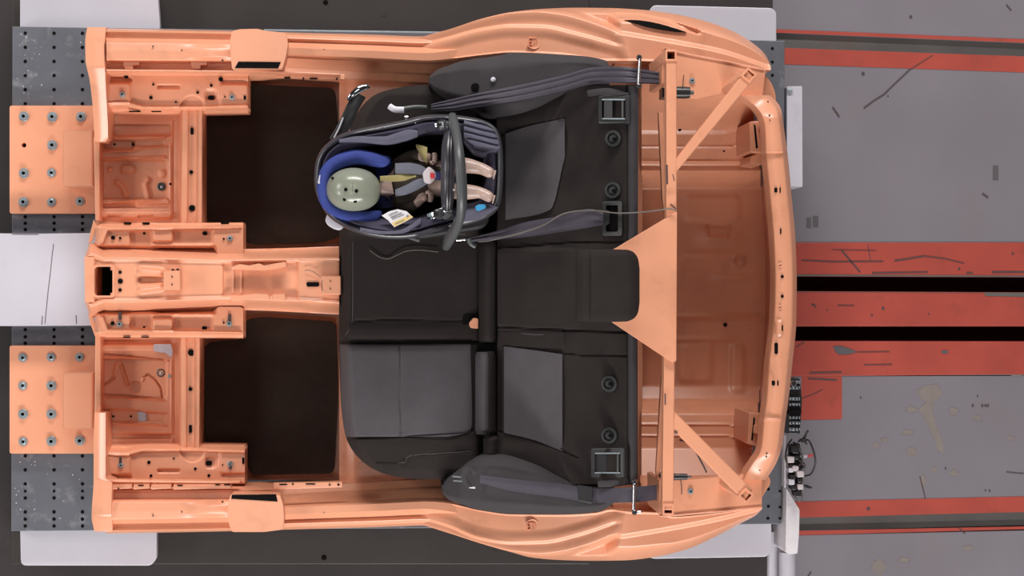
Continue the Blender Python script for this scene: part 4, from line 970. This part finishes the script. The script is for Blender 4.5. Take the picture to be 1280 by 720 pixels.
NRM = np.stack([-nx_[:, 1], nx_[:, 0]], 1); NRM /= np.hypot(NRM[:, 0], NRM[:, 1])[:, None]
if np.mean(np.sum(NRM * (RC - RC.mean(0)), 1)) > 0: NRM = -NRM                       # inward
def rimz(x): return np.interp(x, [392, 440, 520, 560, 629], [1.03, 1.06, 1.07, 1.03, 1.03])
def loop(inset, dz, floor=None):
    c = RC + NRM * inset if inset < 40 else RC.mean(0) + (RC - RC.mean(0)) * (1 - (inset - 40) / 60.0) * .62
    z = rimz(RC[:, 0]) + dz if floor is None else np.full(len(RC), floor)
    return P(c[:, 0], c[:, 1], z)
def rings_mesh(name, m, parent, loops, cap_last=True, smooth=60):
    bm = bmesh.new(); R = [[bm.verts.new(v) for v in lp] for lp in loops]
    n = len(R[0])
    for A, B in zip(R[:-1], R[1:]):
        for k in range(n): bm.faces.new((A[k], A[(k + 1) % n], B[(k + 1) % n], B[k]))
    if cap_last: bm.faces.new(R[-1])
    bmesh.ops.recalc_face_normals(bm, faces=bm.faces)
    return finish(name, bm, m, parent, smooth)
rings_mesh('carrier_shell', 'shell', car, [loop(30, 0, .83), loop(14, 0, .87), loop(4, -.07), loop(.5, -.02), loop(0, -.006), loop(1, .004), loop(4, .008), loop(6.5, .002), loop(8, -.02), loop(12, -.10)], False)
rings_mesh('seat_liner', 'liner', car, [loop(7.5, -.03), loop(8.5, -.004), loop(11, .006), loop(16, .000), loop(21, -.02), loop(25, -.06)], False)
rings_mesh('inner_padding', 'liner_dark', car, [loop(22, -.05), loop(25, -.075), loop(30, 0, .90), loop(36, 0, .88), loop(60, 0, .87), loop(90, 0, .87)], True)
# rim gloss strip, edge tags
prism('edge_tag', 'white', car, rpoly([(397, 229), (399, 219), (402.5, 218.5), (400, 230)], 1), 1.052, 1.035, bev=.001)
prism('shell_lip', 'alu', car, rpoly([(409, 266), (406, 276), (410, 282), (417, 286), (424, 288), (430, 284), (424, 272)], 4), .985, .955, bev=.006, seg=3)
# side wings of the fabric over the rim
hf('side_wing', 'foot_cloth', car, (424, 522), [(424, 174), (450, 170), (480, 170), (498, 163), (510, 158), (522, 162)], [(424, 178), (450, 178), (480, 180), (505, 176), (522, 170)], lambda X, Y, T: 1.065 + .012 * np.sin(T * math.pi), 40, 10, skirt=.05)
hf('side_wing', 'foot_cloth', car, (450, 526), [(450, 284), (480, 288), (500, 286), (515, 279), (526, 272)], [(450, 289), (480, 294), (500, 294), (515, 289), (526, 279)], lambda X, Y, T: 1.065 + .012 * np.sin(T * math.pi), 40, 10, skirt=.05)
# cloth round the foot end
hf('foot_pad', 'foot_cloth', car, (580, 625), [(580, 150), (600, 152), (614, 158), (622, 170), (625, 182)], [(580, 178), (595, 194), (610, 197), (621, 194), (625, 186)], lambda X, Y, T: 1.045 + .012 * np.sin(T * math.pi) + .004 * np.sin((Y - .25 * X) * .9) - .04 * S(.7, 1, T), 40, 30, skirt=.05)
hf('foot_pad', 'foot_cloth', car, (578, 622), [(578, 255), (600, 253), (614, 256), (622, 259)], [(578, 278), (595, 275), (610, 268), (622, 260)], lambda X, Y, T: 1.04 + .012 * np.sin(T * math.pi), 30, 14, skirt=.05)
tube('foot_rim', 'plastic_grey', car, [(600, 152, 1.04), (616, 160, 1.045), (622.5, 175, 1.045), (624, 200, 1.04), (623, 235, 1.04), (619, 256, 1.04), (607, 268, 1.04)], .004, seg=8)
prism('cloth_tag', 'cyan', car, rpoly([(594, 258), (598, 255.5), (607, 255.5), (607.5, 260), (598, 264), (595, 262)], 1), 1.066, 1.06, bev=.001)
# carrying handle: two hubs and the bow
tube('handle', 'plastic_grey', car, [(558, 305, 1.02), (562, 298, 1.07), (570, 285, 1.13), (576, 268, 1.19), (577.5, 245, 1.235), (576, 215, 1.245), (574, 190, 1.22), (571, 170, 1.15), (567, 154, 1.06), (566, 150, 1.02)], .0225, .013, seg=14, power=3.0, n=10, up=(1, 0, .35), scale=[.9, 1.05, 1.05, 1, 1, 1, 1, 1.05, 1.1, 1.0])
hf('handle_crossbar', 'shell', car, (163, 266), [(163, 556), (185, 552), (240, 551), (266, 553)], [(163, 568), (185, 569), (240, 568), (266, 565)], lambda X, Y, T: 1.105 + .016 * np.sin(T * math.pi) - .05 * ((Y - 214) / 51) ** 2 - .006 * S(.08, 0, np.abs(T - .62)), 50, 16, skirt=.02, tr=True)
lathe('crossbar_rivet', 'alu', car, P(567.5, 237.5, 1.19), [(.003, -.004), (.0034, .002), (.002, .003)], 8)
for x, y, s in ((553, 157, 1), (567, 157, .8), (549, 268, 1), (558, 270, .8)):
    bm = bmesh.new(); lathe_into(bm, P(x, y, 1.04), [(.012 * s, -.02), (.018 * s, .02), (.019 * s, .028), (.012 * s, .034)], 14, sq=(1.2, .8))
    finish('handle_hub', bm, 'chrome' if s == 1 else 'plastic_grey', car, 40)
for pts, r, m in (([(487, 133, .96), (494, 137, .97), (505, 137.5, .97)], .010, 'alu'), ([(505, 136, .96), (520, 134, .95), (533, 134.5, .94)], .007, 'plastic_grey'), ([(511, 152, 1.05), (519, 153, 1.06), (530, 156, 1.05), (534, 165, 1.04)], .006, 'chrome'), ([(506, 147, 1.03), (510, 147, 1.03)], .005, 'chrome'),  # first piece: white highlight of the metal put into its pale colour
                  ([(541, 272, 1.06), (552, 266, 1.07), (565, 264, 1.07)], .004, 'chrome'), ([(535, 270, 1.04), (545, 265, 1.06), (553, 262, 1.06)], .006, 'steel'), ([(566, 291, 1.0), (581, 293, .98)], .004, 'chrome'), ([(570, 300, .97), (582, 299.5, .97)], .003, 'chrome'),
                  ([(585, 297, .96), (588, 304, .94), (594, 308, .93)], .007, 'plastic_grey'), ([(488, 294, 1.02), (494, 293.5, 1.04), (496, 295, 1.04)], .006, 'white'), ([(496, 296, 1.02), (510, 296, 1.0), (524, 300, .98)], .007, 'plastic_grey'), ([(540, 272, 1.05), (533, 281, 1.03), (528, 291, 1.0)], .0018, 'steel')):
    tube('fitting', m, car, pts, r, r * .7, seg=8)
# base under the shell with its raised leg
prism('carrier_base', 'plastic', car, rpoly([(440, 178), (540, 145), (612, 160), (612, 285), (520, 300), (440, 285)], 16), .86, .817, bev=.01)
tube('support_leg', 'plastic', car, [(419, 177, .90), (430, 158, .91), (440, 136, .92), (450, 118, .92)], .020, .008, seg=8, power=3)
tube('support_leg_edge', 'alu', car, [(418, 172, .912), (424, 160, .92), (429, 147, .925)], .003, seg=6)
tube('support_leg_foot', 'chrome', car, [(434.5, 125, .93), (440, 119, .935), (449, 112, .935), (458, 108.5, .93), (462, 108, .925)], .010, .006, seg=10, scale=[.5, .9, 1.1, .9, .4])
# blue head pad, U-shaped, and the back pad behind the neck
tube('head_pad', 'blue', car, [(486, 199, 1.01), (478, 201.5, 1.03), (465, 199, 1.035), (445, 196.5, 1.035), (425, 202, 1.035), (410, 213, 1.03), (404, 230, 1.025), (405, 246, 1.025), (414, 260, 1.03), (430, 269, 1.03), (450, 272.5, 1.03), (465, 271.5, 1.02), (475, 266, 1.0)], .022, .034, seg=14, power=2.4, scale=[.3, .85, 1.0, 1.05, 1.0, .9, .85, .8, .85, .95, 1, .9, .3])
hf('back_pad', 'blue', car, (470, 496), [(470, 205), (496, 201)], [(470, 224), (496, 221)], lambda X, Y, T: .955 + .01 * np.sin(T * math.pi), 12, 12, skirt=.03)
hf('back_pad', 'navy', car, (468, 496), [(468, 232), (496, 236)], [(468, 262), (496, 258)], lambda X, Y, T: .945 + .01 * np.sin(T * math.pi), 12, 12, skirt=.03)
# warning label on the liner
lb = prism('paper_label', 'paper', car, [(477, 269.5), (487, 264), (497, 261.5), (508, 264), (516.5, 271.5), (505, 278), (493, 284), (485, 275)], 1.078, 1.072, bev=0)
prism('label_band', 'yellow', lb, [(490, 278.5), (513, 268.5), (516, 271.5), (505, 277.5), (493, 283.5)], 1.0788, 1.0775, bev=0)
strokes('label_print', 'ink', lb, [([(486, 269), (497, 264.5)], 1, 1.0795), ([(488, 272), (502, 266)], 1, 1.0795), ([(490, 274), (505, 268)], 1, 1.0795), ([(494, 280), (505, 275)], 1, 1.0797), ([(508, 270.5), (511, 270)], 2.4, 1.0797)])

# ================================================================== INFANT CRASH TEST DUMMY
dum = thing('infant_dummy', P(500, 232, .90), 'infant crash test dummy with a sage green skull cap, harnessed in the carrier', 'dummy')
def skin(name, m, parent, chains, sub=2):
    """chains of (px,py,z,r) sharing joints by identity of their point"""
    me = bpy.data.meshes.new(name); idx = {}; verts = []; rad = []; edges = []
    for ch in chains:
        prev = None
        for p in ch:
            k = tuple(p[:3])
            if k not in idx: idx[k] = len(verts); verts.append(tuple(P(*k))); rad.append(p[3])
            if prev is not None: edges.append((prev, idx[k]))
            prev = idx[k]
    me.from_pydata(verts, edges, []); o = bpy.data.objects.new(name, me); link(o, parent)
    md = o.modifiers.new('skin', 'SKIN'); md.use_smooth_shade = True
    for i, v in enumerate(me.skin_vertices[0].data):
        v.radius = (rad[i], rad[i]); v.use_root = (i == 0)
    ss = o.modifiers.new('sub', 'SUBSURF'); ss.levels = sub; ss.render_levels = sub
    me.materials.append(M[m]); return o
pel, chest, neck = (545, 222, .955, .050), (510, 228, .975, .056), (484, 234, 1.0, .026)
ch_ = [[pel, (528, 225, .965, .050), chest, (495, 231, .98, .050), neck, (470, 236, 1.02, .026)]]
for sg, sh, el, wr in ((-1, (502, 203, .985, .024), (520, 193, .985, .020), (534, 197, 1.02, .015)), (1, (502, 256, .98, .024), (514, 258, .985, .020), (529, 246, 1.015, .015))):
    ch_.append([chest, sh, el, wr, (wr[0] + 5, wr[1] + .3, wr[2] + .004, .014)])
for hip, kn, an, toe in (((556, 212, .965, .032), (578, 206, 1.05, .026), (603, 211, 1.055, .0175), (617, 218.5, 1.075, .014)), ((556, 234, .965, .032), (578, 240, 1.05, .026), (602, 241, 1.05, .0175), (616, 249.5, 1.07, .014))):
    ch_.append([pel, hip, (567, (hip[1] + kn[1]) / 2, 1.01, .029), kn, (590, (kn[1] + an[1]) / 2 - .5, 1.055, .0225), an, (610, (an[1] + toe[1]) / 2, 1.066, .018), toe])
bodym = skin('dummy_body', 'vinyl', dum, ch_)
# hands: four curled fingers and a thumb each, toes on each foot
for wx, wy, wz, sg in ((539, 197.3, 1.024, 1), (534, 246.3, 1.019, -1)):
    fing = []
    for k in range(4):
        oy = (k - 1.5) * 2.9; l = (3.6, 4.4, 4.2, 3.2)[k if sg > 0 else 3 - k]
        a = (wx + .5, wy + oy * .8, wz + .003, .0062)
        fing.append([a, (wx + 1.5 + l * .6, wy + oy, wz + .006, .0060), (wx + 2 + l, wy + oy * 1.02, wz - .006, .0054), (wx + .5 + l * .8, wy + oy, wz - .018, .0046)])
    hand = skin('finger', 'vinyl', dum, [fing[0]], 1)
    for f in fing[1:]: skin('finger', 'vinyl', dum, [f], 1)
    skin('thumb', 'vinyl', dum, [[(wx - 2, wy + sg * 4, wz + .001, .0062), (wx + .5, wy + sg * 7.2, wz + .003, .0060), (wx + 4, wy + sg * 7, wz + .001, .005)]], 1)
for tx, ty, tz in ((617, 218.5, 1.075), (616, 249.5, 1.07)):
    for k in range(5):
        skin('toe', 'vinyl', dum, [[(tx + .5 - .3 * k, ty - 4.2 + 2.1 * k, tz + .004, .0046 - .0004 * k), (tx + 3.4 - .7 * k, ty - 4.0 + 2.1 * k, tz + .009, .0046 - .0004 * k)]], 1)
# suit over trunk, arms and hips
sc_ = [[(551, 223, .957, .053), (528, 225, .966, .056), (510, 228, .977, .061), (494, 231, .984, .052), (487, 233, .986, .036)]]
for sh, el, wr in (((502, 203, .985, .029), (519, 193.4, .985, .025), (530, 195.7, 1.008, .020)), ((502, 256, .98, .029), (513.5, 258, .985, .025), (524, 249.5, 1.004, .020))):
    sc_.append([(510, 228, .977, .061), sh, el, wr])
for hip in ((556, 212, .967, .036), (556, 234, .967, .036)):
    sc_.append([(551, 223, .957, .053), hip, (565, hip[1] - (2.2 if hip[1] < 223 else -2.2), 1.0, .032)])
skin('suit', 'suit', dum, sc_)
# head: skull cap over a vinyl face turned up the carrier
HC = P(441, 237.5, 1.032)
hd = bmesh.new(); bmesh.ops.create_uvsphere(hd, u_segments=32, v_segments=20, radius=1)
for v in hd.verts:
    x, y, z = v.co
    fx = 1.0 + (.06 * max(0, x) if z < .2 else 0)
    v.co = Vector(HC) + Vector((x * .076 * fx, y * .060, z * .082 - (.012 if x > .3 and z < 0 else 0)))
face = finish('head', hd, 'vinyl', dum, 180)
cp = bmesh.new(); bmesh.ops.create_uvsphere(cp, u_segments=48, v_segments=28, radius=1)
bmesh.ops.delete(cp, geom=[v for v in cp.verts if v.co.z < -.12], context='VERTS')
for v in cp.verts:
    x, y, z = v.co
    e = 2.15
    s = (abs(x) ** e + abs(y) ** e + abs(z) ** e) ** (-1 / e)
    v.co = Vector(HC) + Vector((x * s * .0815 + (.004 if x < 0 else 0), y * s * .0655, z * s * .084))
capo = finish('skull_cap', cp, 'cap', dum, 180)
def top_z(px, py):
    q = (P(px, py, 1.11) - HC); x, y = q[0] / .0815, q[1] / .0655
    return HC[2] + .084 * max(.05, 1 - abs(x) ** 2.15 - abs(y) ** 2.15) ** (1 / 2.15)
for px, py, r in ((432.2, 237, .0052), (445.5, 238.8, .0052), (430.5, 249.5, .0046), (444, 251.5, .0050), (415.5, 222.5, .0040)):
    zt = top_z(px, py)
    lathe('cap_hole', 'black', capo, P(px, py, zt), [(r, -.006), (r, .0012), (r * .6, .0016)], 12)
# face details, under the front of the cap
def fpt(y, z, out=1.0):
    k = max(.05, 1 - (y / .060) ** 2 - (z / .082) ** 2) ** .5
    return np.array([HC[0] + .0795 * k * out, HC[1] + y, HC[2] + z])
for sy in (-1, 1):
    lathe('eye', 'ink', face, fpt(sy * .022, -.022), [(.007, -.003), (.006, .002), (.003, .004)], 10, axis=(1, 0, 0))
    lathe('ear', 'vinyl', face, HC + np.array([-.004, sy * .058, -.026]), [(.014, -.004), (.015, .003), (.009, .007), (.004, .004)], 12, axis=(0, sy, .1), sq=(1.3, .8))
nb = bmesh.new(); tube_into(nb, [fpt(0, -.022), fpt(0, -.030, 1.05), fpt(0, -.038, 1.09)], .006, .006, 8); finish('nose', nb, 'vinyl', face, 60)
nb = bmesh.new(); tube_into(nb, [fpt(-.013, -.054), fpt(0, -.056, 1.03), fpt(.013, -.054)], .003, .004, 8); finish('mouth', nb, 'red_plastic', face, 60)
# harness
def strap(name, m, t, b, z, x0=None):
    return hf(name, m, car, (t[0][0], t[-1][0]), t, b, lambda X, Y, T: pch(X.ravel(), z).reshape(X.shape) + .004 * np.sin(T * math.pi), 24, 8, skirt=.006)
strap('shoulder_pad', 'pad', [(494, 204), (510, 203.5), (525, 206), (537, 214)], [(494, 217), (510, 217), (525, 218), (537, 220)], [(494, 1.06), (510, 1.07), (525, 1.06), (537, 1.05)])
strap('shoulder_pad', 'pad', [(494, 237), (508, 231), (522, 224), (537, 221)], [(494, 246), (508, 243), (522, 237), (537, 228)], [(494, 1.055), (510, 1.068), (525, 1.06), (537, 1.05)])
strap('chest_strap', 'khaki', [(475, 220), (490, 219), (505, 217), (520, 219)], [(475, 226), (490, 227), (505, 226), (520, 221)], [(475, 1.045), (505, 1.062), (520, 1.06)])
strap('waist_strap', 'khaki', [(520, 180), (528, 182), (534, 184)], [(520, 184), (528, 198), (534, 205)], [(520, 1.03), (534, 1.045)])
bk = prism('buckle', 'buckle_white', car, rpoly([(528, 216), (536, 207.5), (544, 214), (545, 222), (538, 230), (530, 228)], 3), 1.075, 1.05, bev=.003)
prism('buckle_button', 'red_plastic', bk, rpoly([(537.5, 215.5), (543.5, 216), (543.5, 223.5), (538, 223)], 1.5), 1.081, 1.07, bev=.002)
prism('crotch_strap', 'navy', car, [(544, 214), (554, 216), (554, 225), (544, 225)], 1.062, 1.056, bev=.001)

# ================================================================== CABLES
w = tube('tether_wire', 'wire', None, [(598, 302, .95), (610, 301, .96), (628, 297, .97), (655, 290, 1.02), (680, 281, 1.09), (700, 269, 1.16), (720, 264, 1.19), (745, 263.5, 1.225), (770, 266.5, 1.235), (800, 265.5, 1.235), (825, 262.5, 1.23), (838, 261, 1.23), (846, 264, 1.235)], .0022, seg=8)
tag(w, 'thin grey wire from the carrier across the backrest to the orange gusset plate', 'wire')
w = tube('loose_wire', 'wire', None, [(462, 313, .808), (474, 321, .806), (485, 323.5, .804), (496, 319, .807), (508, 314, .808), (525, 312.5, .808), (548, 315, .808)], .0013, seg=8)
tag(w, 'short thin wire lying curled on the middle of the seat cushion', 'wire')
w = tube('brace_cable', 'cable', None, [(850, 550, 1.165), (858, 553, 1.13), (868, 562, 1.08), (877, 578, 1.0), (883, 590, .95)], .0026, seg=8)
tag(w, 'black cable hanging from the lower diagonal brace into the boot', 'cable')

# ================================================================== DATA RECORDER, CONNECTORS, POST
rec = thing('data_recorder', P(992, 508, .40), 'black data recorder with rows of metal sockets behind the rear beam', 'recorder')
prism('recorder_case', 'plastic', rec, rpoly([(985, 472), (1000, 473), (1003, 500), (1000, 543), (985, 543)], 2), .46, .365, bev=.004)
for y in (478, 485, 499, 506, 522, 529, 537):
    prism('socket_strip', 'steel', rec, [(987, y - 2), (1000, y - 2), (1000, y + 1.5), (987, y + 1.5)], .466, .455, bev=.001)
    for x in (989.5, 994, 998):
        lathe('socket', 'chrome', rec, P(x, y, .466), [(.0038, 0), (.0042, .008), (.0028, .010), (.0024, .005)], 10)
prism('recorder_strap', 'black', rec, [(986, 512.5), (1002, 512), (1002, 517), (986, 517.5)], .475, .44, bev=.002)
lathe('cable_gland', 'chrome', rec, P(991, 479, .466), [(.010, 0), (.011, .012), (.007, .016)], 12)
con = thing('connector_bank', P(992, 590, .38), 'cluster of white and black plugs and cables below the data recorder', 'connectors')
prism('connector_plate', 'plastic', con, rpoly([(987, 556), (1000, 553), (1004, 585), (1002, 622), (993, 622), (987, 600)], 4), .385, .365, bev=.004)
for x, y, r, m in ((984, 575, 7, 'buckle_white'), (991, 572, 5, 'plastic'), (990, 586, 6, 'buckle_white'), (996, 593, 7, 'buckle_white'), (987, 597, 5, 'plastic'), (995, 601, 5, 'plastic'), (985, 603, 6, 'alu'), (996, 609, 6, 'buckle_white'), (993, 618, 6, 'plastic'), (988, 610, 5, 'plastic'), (990, 563, 7, 'plastic'), (984, 588, 5, 'alu')):
    x += 5
    prism('plug', m, con, rpoly([(x - r * .7, y - r * .6), (x + r * .6, y - r * .55), (x + r * .6, y + r * .5), (x - r * .6, y + r * .55)], 1.5), .42 + .003 * r, .386, bev=.003)
for pts in ([(1000, 570, .40), (1005, 571, .40), (1010, 570, .40)], [(1001, 607, .40), (1008, 608, .40), (1014, 609.5, .38)]):
    tube('lead_plug', 'alu' if pts[0][1] < 590 else 'plastic', con, pts, .006, seg=8, scale=[1, 1, .6])
tube('lead_sleeve', 'red_plastic', con, [(1009, 570, .40), (1016, 569, .40)], .005, n=2)
lathe('ring_plug', 'chrome', con, P(1002, 582, .40), [(.012, 0), (.013, .012), (.009, .016), (.006, .008)], 14)
for pts in ([(1006, 548, .44), (1008, 541, .46), (1009, 540, .46), (1004, 548, .45), (998, 552, .43)], [(1002, 552, .42), (1010, 550, .45), (1014, 556, .46), (1018, 568, .46), (1019, 580, .45), (1014, 592, .42), (1006, 595, .40), (1000, 595, .39)],
            [(1000, 549, .44), (1004, 551, .46), (1008, 555, .46), (1006, 548, .46), (1010, 538, .45)], [(992, 553, .42), (999, 560, .45), (1003, 575, .43), (998, 590, .42)], [(990, 549, .44), (984, 558, .44), (982, 572, .44), (986, 585, .43)]):
    tube('cable', 'cable', con, pts, .0032, seg=8)
for pts in ([(994, 620, .43), (998, 626, .44), (1002, 625, .44), (1003, 616, .43)], [(999, 575, .42), (1006, 585, .43), (1004, 600, .42), (1003, 615, .40)]):
    tube('cable', 'wire', con, pts, .002, seg=8)
post = thing('foam_post', P(988, 680, .0), 'white foam wrapped block on a pipe at the lower rear corner of the sled', 'post')
prism('foam_block', 'foam', post, rpoly([(983, 610), (986, 615), (999.5, 637), (999, 664), (997, 692), (986, 693), (982, 690)], 2), .40, .20, bev=.006, seg=3)
prism('foam_strip', 'foam', post, [(980.5, 543), (983, 545), (982.5, 609), (980.5, 610)], .40, .37, bev=.002)
tube('pipe', 'white', post, [(984, 690, .25), (984, 706, .25), (983.5, 760, .25)], .029, seg=20, n=3)
tube('pipe', 'alu', post, [(966, 664, .20), (966, 706, .20), (965.5, 760, .20)], .02, seg=16, n=3)
